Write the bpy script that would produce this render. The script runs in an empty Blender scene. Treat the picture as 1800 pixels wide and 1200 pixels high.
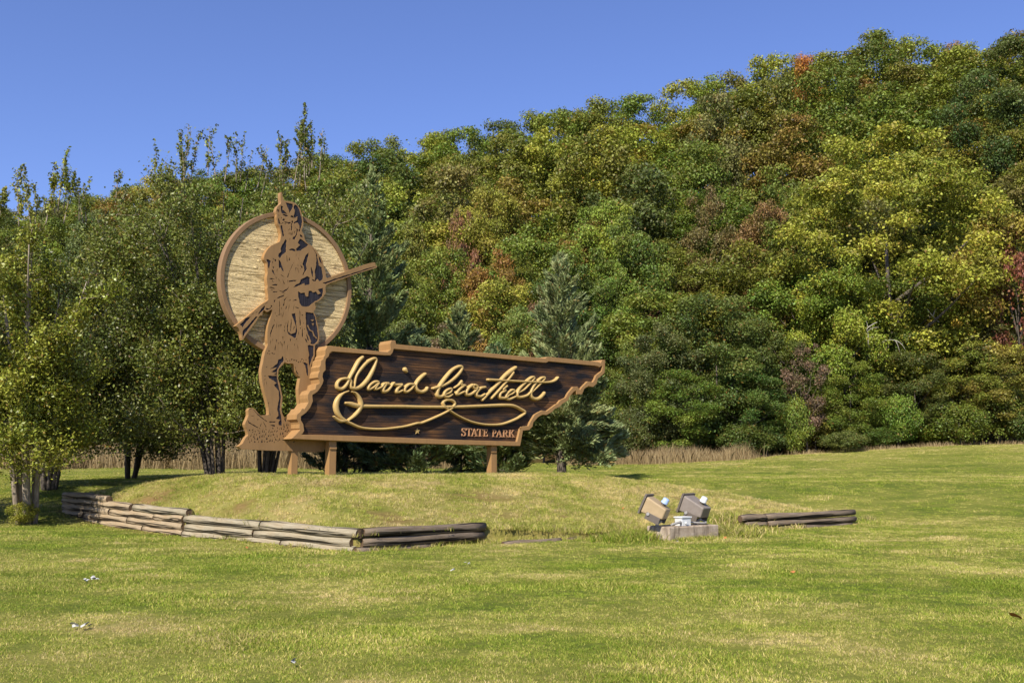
import bpy, math, random
import numpy as np
from mathutils import Vector, Matrix, Euler

random.seed(7)
rng = np.random.default_rng(7)
scene = bpy.context.scene
COL = scene.collection

# ------------------------------------------------------------------ camera, sky, sun, exposure
F = 1750.0
PITCH = math.atan(215.0 / F)
CAM = Vector((0, 0, 1.5))
cam = bpy.data.cameras.new('camera')
cam.sensor_width = 36.0
cam.lens = 36.0 * F / 1800.0
cam.clip_start = 0.1
cam.clip_end = 3000
camo = bpy.data.objects.new('camera', cam)
camo.location = CAM
camo.rotation_euler = (math.pi / 2 + PITCH, 0, 0)
COL.objects.link(camo)
scene.camera = camo

SUN_H = Vector((-0.43, -0.902, 0)).normalized()
SUN_EL = math.radians(42)
world = bpy.data.worlds.new('World')
scene.world = world
world.use_nodes = True
wn = world.node_tree
for n_ in list(wn.nodes):
    wn.nodes.remove(n_)
sky = wn.nodes.new('ShaderNodeTexSky')
sky.sky_type = 'NISHITA'
sky.sun_disc = False
sky.sun_elevation = SUN_EL
sky.sun_rotation = math.atan2(SUN_H.x, SUN_H.y)
sky.air_density = 1.0
sky.dust_density = 0.25
sky.ozone_density = 8.0
bg = wn.nodes.new('ShaderNodeBackground')
bg.inputs['Strength'].default_value = 0.108
wo = wn.nodes.new('ShaderNodeOutputWorld')
wb = wn.nodes.new('ShaderNodeMix'); wb.data_type = 'RGBA'; wb.blend_type = 'MULTIPLY'
wb.inputs[0].default_value = 1.0; wb.inputs[7].default_value = (1.0, 0.84, 0.99, 1)
wn.links.new(sky.outputs[0], wb.inputs[6])
wn.links.new(wb.outputs[2], bg.inputs[0])
wn.links.new(bg.outputs[0], wo.inputs[0])

sl = bpy.data.lights.new('sun', 'SUN')
sl.energy = 4.6
sl.angle = math.radians(0.53)
sl.color = (1.0, 0.93, 0.82)
so = bpy.data.objects.new('sun', sl)
sdir = Vector((SUN_H.x * math.cos(SUN_EL), SUN_H.y * math.cos(SUN_EL), math.sin(SUN_EL)))
so.rotation_euler = sdir.to_track_quat('Z', 'Y').to_euler()
so.location = sdir * 60
COL.objects.link(so)

vs = scene.view_settings
vs.view_transform = 'Standard'
vs.look = 'None'
vs.exposure = 0.75
vs.gamma = 1.0
vs.use_curve_mapping = False

# ------------------------------------------------------------------ helpers
def ray(px, py):
    x = (px - 900.0) / F
    y = -(py - 600.0) / F
    cp, sp = math.cos(PITCH), math.sin(PITCH)
    return Vector((x, cp - y * sp, sp + y * cp))

def at_z(px, py, z):
    d = ray(px, py)
    t = (z - CAM.z) / d.z
    return CAM + d * t

def at_y(px, py, yy):
    d = ray(px, py)
    return CAM + d * (yy / d.y)

def proj(p):
    cp, sp = math.cos(PITCH), math.sin(PITCH)
    q = Vector(p) - CAM
    zc = q.y * cp + q.z * sp
    yc = -q.y * sp + q.z * cp
    return 900 + F * q.x / zc, 600 - F * yc / zc

def smooth(t):
    t = np.clip(t, 0, 1)
    return t * t * (3 - 2 * t)

def tag(o, label=None, cat=None, group=None, kind=None):
    if label: o['label'] = label
    if cat: o['category'] = cat
    if group: o['group'] = group
    if kind: o['kind'] = kind
    return o

def empty(name, loc=(0, 0, 0), rz=0.0):
    o = bpy.data.objects.new(name, None)
    o.location = loc
    o.rotation_euler = (0, 0, rz)
    o.empty_display_size = 0.2
    COL.objects.link(o)
    return o

def link_mesh(name, me, mats, parent=None):
    o = bpy.data.objects.new(name, me)
    if mats is not None:
        for m in (mats if isinstance(mats, (list, tuple)) else [mats]):
            me.materials.append(m)
    if parent is not None:
        o.parent = parent
    COL.objects.link(o)
    return o

def mesh_np(name, verts, loops, starts, smoothed=False):
    """verts (N,3); loops flat index array; starts = start of each polygon"""
    me = bpy.data.meshes.new(name)
    verts = np.asarray(verts, dtype=np.float32)
    loops = np.asarray(loops, dtype=np.int32)
    starts = np.asarray(starts, dtype=np.int32)
    me.vertices.add(len(verts))
    me.vertices.foreach_set('co', verts.ravel())
    me.loops.add(len(loops))
    me.loops.foreach_set('vertex_index', loops)
    me.polygons.add(len(starts))
    me.polygons.foreach_set('loop_start', starts)
    if smoothed:
        me.polygons.foreach_set('use_smooth', np.ones(len(starts), dtype=bool))
    me.update(calc_edges=True)
    return me

class MB:
    """small mesh collector"""
    def __init__(s):
        s.v = []; s.f = []; s.sm = []; s.mi = []
    def add(s, verts, faces, sm=False, mi=0):
        b = len(s.v)
        s.v.extend([tuple(p) for p in verts])
        for f in faces:
            s.f.append(tuple(b + i for i in f)); s.sm.append(sm); s.mi.append(mi)
    def box(s, lo, hi, M=None, mi=0, bev=0.0):
        x0, y0, z0 = lo; x1, y1, z1 = hi
        if bev <= 0:
            vs_ = [(x0,y0,z0),(x1,y0,z0),(x1,y1,z0),(x0,y1,z0),(x0,y0,z1),(x1,y0,z1),(x1,y1,z1),(x0,y1,z1)]
            fs = [(3,2,1,0),(4,5,6,7),(0,1,5,4),(1,2,6,5),(2,3,7,6),(3,0,4,7)]
            if M: vs_ = [M @ Vector(p) for p in vs_]
            s.add(vs_, fs, mi=mi); return
        import bmesh
        bm = bmesh.new()
        bmesh.ops.create_cube(bm, size=1.0)
        for v in bm.verts:
            v.co = Vector(((x0+x1)/2 + v.co.x*(x1-x0), (y0+y1)/2 + v.co.y*(y1-y0), (z0+z1)/2 + v.co.z*(z1-z0)))
        bmesh.ops.bevel(bm, geom=list(bm.edges), offset=bev, segments=2, affect='EDGES', profile=0.5)
        bm.verts.index_update()
        vs_ = [v.co.copy() for v in bm.verts]
        fs = [[v.index for v in f.verts] for f in bm.faces]
        bm.free()
        if M: vs_ = [M @ p for p in vs_]
        s.add(vs_, fs, mi=mi)
    def tube(s, path, radii, seg=8, cap=True, sm=True, mi=0, wob=0.0):
        path = [Vector(p) for p in path]
        n = len(path)
        base = len(s.v)
        up = Vector((0, 0, 1))
        prev = None
        for i, p in enumerate(path):
            t = (path[min(i+1, n-1)] - path[max(i-1, 0)]).normalized()
            if prev is None:
                a = t.cross(up)
                if a.length < 1e-3: a = Vector((1, 0, 0))
                a.normalize()
            else:
                a = (prev - t * prev.dot(t)).normalized()
            prev = a
            b = t.cross(a)
            r = radii[i] if hasattr(radii, '__len__') else radii
            for k in range(seg):
                th = 2 * math.pi * k / seg
                rr = r * (1 + (random.uniform(-wob, wob) if wob else 0))
                s.v.append(tuple(p + a * (math.cos(th) * rr) + b * (math.sin(th) * rr)))
        for i in range(n - 1):
            for k in range(seg):
                k2 = (k + 1) % seg
                s.f.append((base+i*seg+k, base+(i+1)*seg+k, base+(i+1)*seg+k2, base+i*seg+k2)); s.sm.append(sm); s.mi.append(mi)
        if cap:
            s.f.append(tuple(base + k for k in range(seg))); s.sm.append(False); s.mi.append(mi)
            s.f.append(tuple(base + (n-1)*seg + k for k in reversed(range(seg)))); s.sm.append(False); s.mi.append(mi)
    def mesh(s, name):
        me = bpy.data.meshes.new(name)
        me.from_pydata(s.v, [], s.f)
        me.polygons.foreach_set('use_smooth', s.sm)
        me.polygons.foreach_set('material_index', s.mi)
        me.update()
        return me
    def build(s, name, mats, parent=None):
        return link_mesh(name, s.mesh(name), mats, parent)

# ------------------------------------------------------------------ material helpers
class NT:
    def __init__(s, name):
        s.m = bpy.data.materials.new(name)
        s.m.use_nodes = True
        s.t = s.m.node_tree
        for n in list(s.t.nodes): s.t.nodes.remove(n)
        s.out = s.t.nodes.new('ShaderNodeOutputMaterial')
    def n(s, typ, **kw):
        nd = s.t.nodes.new('ShaderNode' + typ)
        for k, v in kw.items(): setattr(nd, k, v)
        return nd
    def l(s, a, b): s.t.links.new(a, b)
    def val(s, sock, v):
        if hasattr(v, 'is_output') or isinstance(v, bpy.types.NodeSocket): s.l(v, sock)
        else:
            if isinstance(v, (tuple, list)) and len(v) == 3 and sock.type == 'RGBA': v = (*v, 1)
            sock.default_value = v
    def coord(s, which='Object', scale=(1, 1, 1)):
        if which == 'World':
            o = s.n('NewGeometry').outputs['Position']
        else:
            o = s.n('TexCoord').outputs[which]
        mp = s.n('Mapping'); s.l(o, mp.inputs['Vector']); mp.inputs['Scale'].default_value = scale
        return mp.outputs[0]
    def noise(s, vec, scale=5, detail=4, rough=0.55, dist=0.0):
        nd = s.n('TexNoise'); s.l(vec, nd.inputs['Vector'])
        nd.inputs['Scale'].default_value = scale; nd.inputs['Detail'].default_value = detail
        nd.inputs['Roughness'].default_value = rough; nd.inputs['Distortion'].default_value = dist
        return nd.outputs['Fac']
    def ramp(s, fac, stops):
        nd = s.n('ValToRGB'); s.l(fac, nd.inputs[0])
        e = nd.color_ramp.elements
        while len(e) < len(stops): e.new(0.5)
        for el, (p, c) in zip(e, stops):
            el.position = p
            el.color = (*c, 1) if isinstance(c, (tuple, list)) else (c, c, c, 1)
        return nd.outputs[0]
    def mix(s, fac, a, b, mode='MIX'):
        nd = s.n('Mix', data_type='RGBA', blend_type=mode)
        s.val(nd.inputs[0], fac); s.val(nd.inputs[6], a); s.val(nd.inputs[7], b)
        return nd.outputs[2]
    def math(s, op, a, b=0.0, clamp=False):
        nd = s.n('Math', operation=op, use_clamp=clamp)
        s.val(nd.inputs[0], a); s.val(nd.inputs[1], b)
        return nd.outputs[0]
    def bump(s, h, strength=0.5, dist=0.01, normal=None):
        nd = s.n('Bump'); s.val(nd.inputs['Height'], h)
        nd.inputs['Strength'].default_value = strength; nd.inputs['Distance'].default_value = dist
        if normal is not None: s.l(normal, nd.inputs['Normal'])
        return nd.outputs[0]
    def bsdf(s, color, rough=0.6, normal=None, spec=0.3, metal=0.0):
        p = s.n('BsdfPrincipled')
        s.val(p.inputs['Base Color'], color); s.val(p.inputs['Roughness'], rough)
        p.inputs['Specular IOR Level'].default_value = spec
        p.inputs['Metallic'].default_value = metal
        if normal is not None: s.l(normal, p.inputs['Normal'])
        s.l(p.outputs[0], s.out.inputs[0])
        return p

def mat_paint(name, col, rough=0.55, var=0.12):
    t = NT(name)
    c = t.coord('Object')
    n1 = t.noise(c, 3.0, 5); n2 = t.noise(t.coord('Object', (40, 40, 4)), 1.0, 3)
    dark = tuple(x * (1 - var * 1.6) for x in col)
    cc = t.mix(n1, dark, col)
    n3 = t.noise(t.coord('Object', (9, 9, 0.7)), 1.0, 4, 0.6)
    cc = t.mix(t.math('MULTIPLY', t.ramp(n3, [(0.42, 0.0), (0.75, 1.0)]), 0.55), cc, tuple(x * 0.62 for x in col))
    cc = t.mix(t.math('MULTIPLY', n2, 0.4), cc, tuple(x * 0.62 for x in col))
    b = t.bump(n2, 0.25, 0.006)
    t.bsdf(cc, rough, b, 0.25)
    return t.m

def mat_leaf(name, translucent=0.3, rough=0.55):
    """colour comes from the object colour; each leaf and each clump varies a little"""
    t = NT(name)
    oi = t.n('ObjectInfo')
    a = t.n('Attribute', attribute_name='rnd'); b = t.n('Attribute', attribute_name='clump')
    hs = t.n('HueSaturation')
    hue = t.math('ADD', t.math('MULTIPLY', t.math('SUBTRACT', a.outputs['Fac'], 0.5), 0.04),
                 t.math('MULTIPLY', t.math('SUBTRACT', b.outputs['Fac'], 0.6), -0.035))
    t.l(t.math('ADD', hue, 0.5), hs.inputs['Hue'])
    v = t.math('ADD', t.math('MULTIPLY', a.outputs['Fac'], 1.15), t.math('MULTIPLY', b.outputs['Fac'], 0.5))
    t.l(t.math('ADD', v, 0.32), hs.inputs['Value'])
    t.l(oi.outputs['Color'], hs.inputs['Color'])
    # a few turned leaves
    turned = t.math('GREATER_THAN', t.math('FRACT', t.math('MULTIPLY', a.outputs['Fac'], 37.0)), 0.955)
    col = t.mix(t.math('MULTIPLY', turned, 0.7), hs.outputs[0], (0.22, 0.10, 0.02))
    p = t.n('BsdfPrincipled')
    t.l(col, p.inputs['Base Color']); p.inputs['Roughness'].default_value = rough
    p.inputs['Specular IOR Level'].default_value = 0.35
    tr = t.n('BsdfTranslucent')
    t.l(t.mix(0.35, col, (0.25, 0.3, 0.02)), tr.inputs['Color'])
    mx = t.n('MixShader'); mx.inputs[0].default_value = translucent
    t.l(p.outputs[0], mx.inputs[1]); t.l(tr.outputs[0], mx.inputs[2])
    t.l(mx.outputs[0], t.out.inputs[0])
    return t.m

def mat_bark(name, c1, c2):
    t = NT(name)
    c = t.coord('Object', (14, 14, 2.5))
    n1 = t.noise(c, 1.5, 5, 0.65)
    col = t.ramp(n1, [(0.3, c1), (0.7, c2)])
    t.bsdf(col, 0.85, t.bump(n1, 0.7, 0.02), 0.15)
    return t.m
# ------------------------------------------------------------------ ground
def foot_y(x):
    return np.interp(x, [-150, -90, -50, -12, 8, 30, 60, 140], [130, 110, 94, 70, 63, 62, 58, 56])
def ridge_y(x):
    return np.interp(x, [-200, -140, -87, 0, 54, 120], [230, 205, 172, 128, 106, 100])
def far_z(x):
    return 1.52 + 1.15 * smooth((x - 4) / 26.0)
def base_z(x, y):
    x = np.asarray(x, dtype=float); y = np.asarray(y, dtype=float)
    z = 0.95 * smooth((y - 23.5) / 9.5)
    fz = far_z(x)
    z = z + (fz - 0.95) * smooth((y - 33) / 27.0)
    t = (y - foot_y(x)) / (ridge_y(x) - foot_y(x))
    tt = np.clip(t, 0, 1)
    z = z + (30.2 + 3.2 * smooth(x / 48.0)) * (0.35 * tt + 0.65 * smooth(tt)) - 6.0 * np.clip(t - 1, 0, 6)
    z = z + 0.02 * np.sin(x * 0.9 + 1.3 * np.sin(y * 0.5)) * np.sin(y * 0.7) * (y < 60)
    return z

class VNoise:
    """cheap value noise on numpy arrays"""
    def __init__(s, seed):
        s.g = np.random.default_rng(seed).random((64, 64))
    def at(s, x, y):
        xi = np.floor(x).astype(int); yi = np.floor(y).astype(int)
        fx = x - xi; fy = y - yi
        fx = fx * fx * (3 - 2 * fx); fy = fy * fy * (3 - 2 * fy)
        g = s.g
        a = g[xi % 64, yi % 64]; b = g[(xi + 1) % 64, yi % 64]
        c = g[xi % 64, (yi + 1) % 64]; d = g[(xi + 1) % 64, (yi + 1) % 64]
        return (a * (1 - fx) + b * fx) * (1 - fy) + (c * (1 - fx) + d * fx) * fy
    def fbm(s, x, y, o=4):
        r = 0; amp = 0.5; tot = 0
        for k in range(o):
            r = r + amp * s.at(x * 2 ** k + 17.3 * k, y * 2 ** k + 5.1 * k); tot += amp; amp *= 0.55
        return r / tot
vn = VNoise(3); vn2 = VNoise(11)

def dryness(x, y):
    """0 fresh green grass .. 1 straw"""
    d = 0.95 * vn.fbm(x * 0.45, y * 0.8) + 0.65 * vn2.fbm(x * 1.9, y * 2.9, 3) - 0.50
    d = d + 0.35 * np.clip((vn.fbm(x * 0.9 + 40, y * 1.6 + 8, 3) - 0.60) * 5, 0, 1)
    d = d + 0.25 * smooth((y - 40) / 18) * smooth((x - 2) / 10)
    return np.clip(d, 0, 1)

# mound outline: front edge lies behind the logs, back edge merges with the lawn
MF = [at_z(112, 915, 0), at_z(325, 941, 0), at_z(628, 970, 0), at_z(850, 952, 0), at_z(1030, 947, 0), at_z(1140, 939, 0),
      at_z(1290, 931, 0), at_z(1400, 920, 0), at_z(1500, 912, 0)]
_ea, _eb = at_z(1303, 934, 0), at_z(1502, 923, 0)
MF[6] = _ea + Vector((0.05, 0.22, 0)); MF[7] = (_ea + _eb) / 2 + Vector((-.05, .16, 0)); MF[8] = _eb + Vector((-.10, .14, 0))
ME = [0.60, 0.36, 0.28, 0.26, 0.12, 0.10, 0.16, 0.20, 0.18]
MBK = [(8.3, 25.9), (6.3, 28.4), (3.0, 31.4), (-3.0, 34.0), (-8.0, 33.0), (-12.0, 29.5)]
bpts = [(p.x, p.y, e) for p, e in zip(MF, ME)] + [(x, y, float(base_z(x, y)) + 0.01) for x, y in MBK]
SEG_A = np.array([-6.2, 24.2]); SEG_B = np.array([0.7, 28.8])
MOUND_Z = 1.22
def resample(pts, step):
    out = []
    n = len(pts)
    for i in range(n):
        a = np.array(pts[i]); b = np.array(pts[(i + 1) % n])
        k = max(1, int(np.linalg.norm(b[:2] - a[:2]) / step))
        for j in range(k):
            out.append(a + (b - a) * j / k)
    return np.array(out)
BND = resample(bpts, 0.35)
def seg_closest(p):
    d = SEG_B - SEG_A
    t = np.clip(((p - SEG_A) @ d) / (d @ d), 0, 1)
    return SEG_A + np.outer(t, d)
_bk = BND[:, 1] > base_z(BND[:, 0], BND[:, 1]) * 0 + 25.2
_bk &= (BND[:, 0] > -7.5)
_bk |= (BND[:, 0] > 6.9) & (BND[:, 1] > MF[8].y + 0.25)
BND[_bk, 2] = base_z(BND[_bk, 0], BND[_bk, 1]) - 0.02
BC = seg_closest(BND[:, :2])
NR = 46
rs = np.linspace(0, 1, NR)
MV = []
for r in rs:
    xy = BND[:, :2] * (1 - r) + BC * r
    e = math.sin(math.pi / 2 * r) ** 1.05
    z = BND[:, 2] * (1 - e) + MOUND_Z * e
    z = z + (0.035 * (vn2.fbm(xy[:, 0] * 1.1, xy[:, 1] * 1.1, 3) - 0.5) * 2) * min(1, r * 6)
    if r > 0:
        z = np.maximum(z, base_z(xy[:, 0], xy[:, 1]) + 0.006 + 0.03 * min(1, r * 5))
    MV.append(np.column_stack([xy, z]))
MV = np.array(MV)                       # (NR, NB, 3)
NB = len(BND)

def inside_mound(x, y):
    """true inside the outline polygon (vectorised crossing test)"""
    x = np.asarray(x); y = np.asarray(y)
    c = np.zeros(x.shape, dtype=bool)
    P = np.array([(a[0], a[1]) for a in bpts])
    j = len(P) - 1
    for i in range(len(P)):
        xi, yi = P[i]; xj, yj = P[j]
        cond = ((yi > y) != (yj > y)) & (x < (xj - xi) * (y - yi) / (yj - yi + 1e-12) + xi)
        c ^= cond
        j = i
    return c

_mflat = MV.reshape(-1, 3)
_mgrid = {}
for _i, _p in enumerate(_mflat):
    _mgrid.setdefault((int(math.floor(_p[0] * 2)), int(math.floor(_p[1] * 2))), []).append(_i)
def mound_z(x, y):
    """height of the mound surface at points (nearest built vertices, weighted)"""
    out = np.zeros(len(x))
    for i in range(len(x)):
        cx, cy = int(math.floor(x[i] * 2)), int(math.floor(y[i] * 2))
        idx = []
        for r in (1, 2, 4):
            for a in range(cx - r, cx + r + 1):
                for b in range(cy - r, cy + r + 1):
                    idx += _mgrid.get((a, b), [])
            if len(idx) >= 3: break
        q = _mflat[idx]
        d2 = (q[:, 0] - x[i]) ** 2 + (q[:, 1] - y[i]) ** 2
        k = np.argsort(d2)[:4]
        w = 1 / (d2[k] + 1e-4)
        out[i] = (q[k, 2] * w).sum() / w.sum()
    return out
def ground_z(x, y):
    x = np.atleast_1d(np.asarray(x, float)); y = np.atleast_1d(np.asarray(y, float))
    z = base_z(x, y)
    m = inside_mound(x, y)
    if m.any():
        z[m] = np.maximum(z[m], mound_z(x[m], y[m]))
    return z
def gz(x, y):
    return float(ground_z([x], [y])[0])

def mat_ground(name):
    t = NT(name)
    w = t.coord('World')
    dr = t.n('Attribute', attribute_name='dry').outputs['Fac']
    soil = t.n('Attribute', attribute_name='soil').outputs['Fac']
    n1 = t.noise(w, 9, 6, 0.7); n2 = t.noise(w, 1.3, 4); n3 = t.noise(t.coord('World', (1, 2.2, 1)), 28, 3, 0.7)
    f = t.math('ADD', t.math('MULTIPLY', dr, 0.8), t.math('MULTIPLY', t.math('SUBTRACT', n1, 0.5), 0.7), True)
    g = t.ramp(f, [(0.0, (0.12, 0.165, 0.020)), (0.45, (0.29, 0.285, 0.055)), (1.0, (0.46, 0.36, 0.145))])
    g = t.mix(t.math('MULTIPLY', n3, 0.55), g, (0.05, 0.055, 0.014))
    s = t.ramp(n1, [(0.3, (0.16, 0.085, 0.035)), (0.7, (0.30, 0.18, 0.085))])
    c = t.mix(t.math('MULTIPLY', soil, t.ramp(n2, [(0.35, 0.5), (0.55, 1.0)]), True), g, s)
    leaf = t.n('Attribute', attribute_name='wood').outputs['Fac']
    fl = t.ramp(n1, [(0.3, (0.03, 0.022, 0.012)), (0.7, (0.10, 0.06, 0.025))])
    c = t.mix(leaf, c, fl)
    h = t.math('ADD', n3, t.math('MULTIPLY', n1, 1.5))
    t.bsdf(c, 0.95, t.bump(h, 0.9, 0.04), 0.08)
    return t.m
M_GROUND = mat_ground('ground_cover')

def set_attr(me, name, arr, domain='POINT', typ='FLOAT'):
    a = me.attributes.new(name, typ, domain)
    if typ == 'FLOAT': a.data.foreach_set('value', np.asarray(arr, dtype=np.float32).ravel())
    elif typ == 'INT': a.data.foreach_set('value', np.asarray(arr, dtype=np.int32).ravel())
    elif typ == 'FLOAT_VECTOR': a.data.foreach_set('vector', np.asarray(arr, dtype=np.float32).ravel())

def sheet(name, xs, ys, zfun, drop=None):
    X, Y = np.meshgrid(xs, ys)
    Z = zfun(X, Y)
    v = np.column_stack([X.ravel(), Y.ravel(), Z.ravel()])
    nx, ny = len(xs), len(ys)
    i = np.arange(nx - 1)[None, :] + (np.arange(ny - 1) * nx)[:, None]
    q = np.stack([i, i + 1, i + 1 + nx, i + nx], -1).reshape(-1, 4)
    me = mesh_np(name, v, q.ravel(), np.arange(len(q)) * 4, True)
    return me, v
xs = np.unique(np.concatenate([np.linspace(-900, -60, 22), np.linspace(-60, -16, 30), np.linspace(-16, 14, 90), np.linspace(14, 70, 36), np.linspace(70, 900, 20)]))
ys = np.unique(np.concatenate([np.linspace(-120, 4, 16), np.linspace(4, 36, 96), np.linspace(36, 70, 44), np.linspace(70, 240, 70), np.linspace(240, 1500, 24)]))
def zlawn(X, Y):
    z = base_z(X, Y)
    m = inside_mound(X.ravel(), Y.ravel()).reshape(X.shape)
    # keep the lawn sheet under the mound, leaving a margin along its edge
    idx = np.nonzero(m.ravel())[0]
    dm = np.min(np.hypot(X.ravel()[idx, None] - BND[None, :, 0], Y.ravel()[idx, None] - BND[None, :, 1]), axis=1)
    mm = m.ravel().copy(); mm[idx[dm < 0.55]] = False; m = mm.reshape(X.shape)
    z = np.where(m, np.minimum(z, 0.0) - 0.4 + np.where(Y > 26, 0.4 * smooth((Y - 26) / 8.0), 0), z)
    return z
me, v = sheet('lawn', xs, ys, zlawn)
def soil_at(x, y):
    s = np.zeros(len(x))
    for a, b, wd in ((MF[0], MF[1], 0.5), (MF[1], MF[2], 0.35), (MF[2], MF[3], 0.35), (MF[3], MF[5], 0.25), (MF[6], MF[8], 0.3)):
        A = np.array([a.x, a.y]); B = np.array([b.x, b.y]); d = B - A
        p = np.column_stack([x, y]) - A
        t = np.clip((p @ d) / (d @ d), 0, 1)
        q = p - np.outer(t, d)
        s = np.maximum(s, 1 - smooth(np.linalg.norm(q, axis=1) / wd))
    return s
set_attr(me, 'dry', dryness(v[:, 0], v[:, 1]) * 1.0)
set_attr(me, 'soil', soil_at(v[:, 0], v[:, 1]))
set_attr(me, 'wood', smooth((v[:, 1] - foot_y(v[:, 0]) + 3) / 5.0))
lawn = link_mesh('lawn', me, M_GROUND)
tag(lawn, kind='structure')

def mound_dry(x, y):
    d = 0.47 + 1.0 * (vn.fbm(x * 0.9 + 31, y * 0.9) - 0.35) + 0.8 * (vn2.fbm(x * 3.1, y * 3.1, 3) - 0.5)
    return np.clip(d, 0, 1)
vv = MV.reshape(-1, 3)
skirt = BND.copy(); skirt[:, 2] = np.minimum(base_z(BND[:, 0], BND[:, 1]), BND[:, 2]) - 0.25
vv = np.vstack([vv, skirt])
ii = np.arange(NB); jj = (ii + 1) % NB
q = []
for r in range(NR - 1):
    q.append(np.stack([r * NB + ii, r * NB + jj, (r + 1) * NB + jj, (r + 1) * NB + ii], -1))
q.append(np.stack([NR * NB + ii, NR * NB + jj, jj, ii], -1))
q = np.concatenate(q)
me = mesh_np('mound', vv, q.ravel(), np.arange(len(q)) * 4, True)
rr_ = np.concatenate([np.repeat(rs, NB), np.zeros(NB)])
bare = np.clip((vn.fbm(vv[:, 0] * 1.2 + 9, vv[:, 1] * 1.2 + 3) - 0.58) * 5, 0, 1) * 0.7
# bare earth behind the high left end of the timber wall
bare = np.maximum(bare, 1 - smooth(np.hypot(vv[:, 0] - (-8.6), (vv[:, 1] - 23.6)) / 1.5))
set_attr(me, 'dry', mound_dry(vv[:, 0], vv[:, 1]))
set_attr(me, 'soil', np.maximum(bare, np.where(rr_ < 0.02, 0.35, 0)))
set_attr(me, 'wood', np.zeros(len(vv)))
mound = link_mesh('mound', me, M_GROUND)
tag(mound, kind='structure')

# ------------------------------------------------------------------ grass
def mat_grass(name):
    t = NT(name)
    tint = t.n('Attribute', attribute_type='INSTANCER', attribute_name='tint').outputs['Fac']
    br = t.n('Attribute', attribute_type='INSTANCER', attribute_name='bri').outputs['Fac']
    r = t.n('Attribute', attribute_name='rnd').outputs['Fac']
    f = t.math('ADD', t.math('MULTIPLY', tint, 0.9), t.math('MULTIPLY', t.math('SUBTRACT', r, 0.45), 0.85), True)
    c = t.ramp(f, [(0.0, (0.160, 0.235, 0.018)), (0.3, (0.30, 0.350, 0.040)), (0.6, (0.49, 0.43, 0.11)), (1.0, (0.68, 0.53, 0.26))])
    c = t.mix(1.0, c, t.n('CombineColor').outputs[0], 'MIX') if False else c
    hs = t.n('HueSaturation'); t.l(c, hs.inputs['Color']); t.l(t.math('ADD', t.math('ADD', t.math('MULTIPLY', br, 0.55), t.math('MULTIPLY', t.math('FRACT', t.math('MULTIPLY', r, 13.7)), 0.75)), 0.36), hs.inputs['Value'])
    p = t.n('BsdfPrincipled'); t.l(hs.outputs[0], p.inputs['Base Color']); p.inputs['Roughness'].default_value = 0.6
    p.inputs['Specular IOR Level'].default_value = 0.2
    tr = t.n('BsdfTranslucent'); t.l(hs.outputs[0], tr.inputs['Color'])
    mx = t.n('MixShader'); mx.inputs[0].default_value = 0.35
    t.l(p.outputs[0], mx.inputs[1]); t.l(tr.outputs[0], mx.inputs[2]); t.l(mx.outputs[0], t.out.inputs[0])
    return t.m
M_GRASS = mat_grass('grass_blades')

def tuft_mesh(name, n, rad, h0, h1, w, lean):
    a = rng.uniform(0, 2 * np.pi, n); r = rad * np.sqrt(rng.random(n))
    c = np.column_stack([np.cos(a) * r, np.sin(a) * r, np.full(n, -0.01)])
    th = rng.uniform(0, 2 * np.pi, n); h = rng.uniform(h0, h1, n); ln = rng.uniform(0.1, lean, n) * h
    ph = rng.uniform(0, 2 * np.pi, n)
    side = np.column_stack([np.cos(th), np.sin(th), np.zeros(n)]) * (w * rng.uniform(0.6, 1.2, n))[:, None]
    bend = np.column_stack([np.cos(ph) * ln, np.sin(ph) * ln, h])
    mid = c + bend * np.array([0.35, 0.35, 0.6])
    v = np.stack([c - side, c + side, mid + side * 0.8, mid - side * 0.8, c + bend], 1).reshape(-1, 3)
    b = np.arange(n) * 5
    quads = np.stack([b, b + 1, b + 2, b + 3], -1); tris = np.stack([b + 3, b + 2, b + 4], -1)
    loops = np.concatenate([np.concatenate([quads, tris], 1).ravel()])
    starts = (np.arange(n)[:, None] * 7 + np.array([0, 4])[None, :]).ravel()
    me = mesh_np(name, v, loops, starts)
    set_attr(me, 'rnd', np.repeat(rng.random(n), 2), 'FACE')
    me.materials.append(M_GRASS)
    return me

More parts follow.
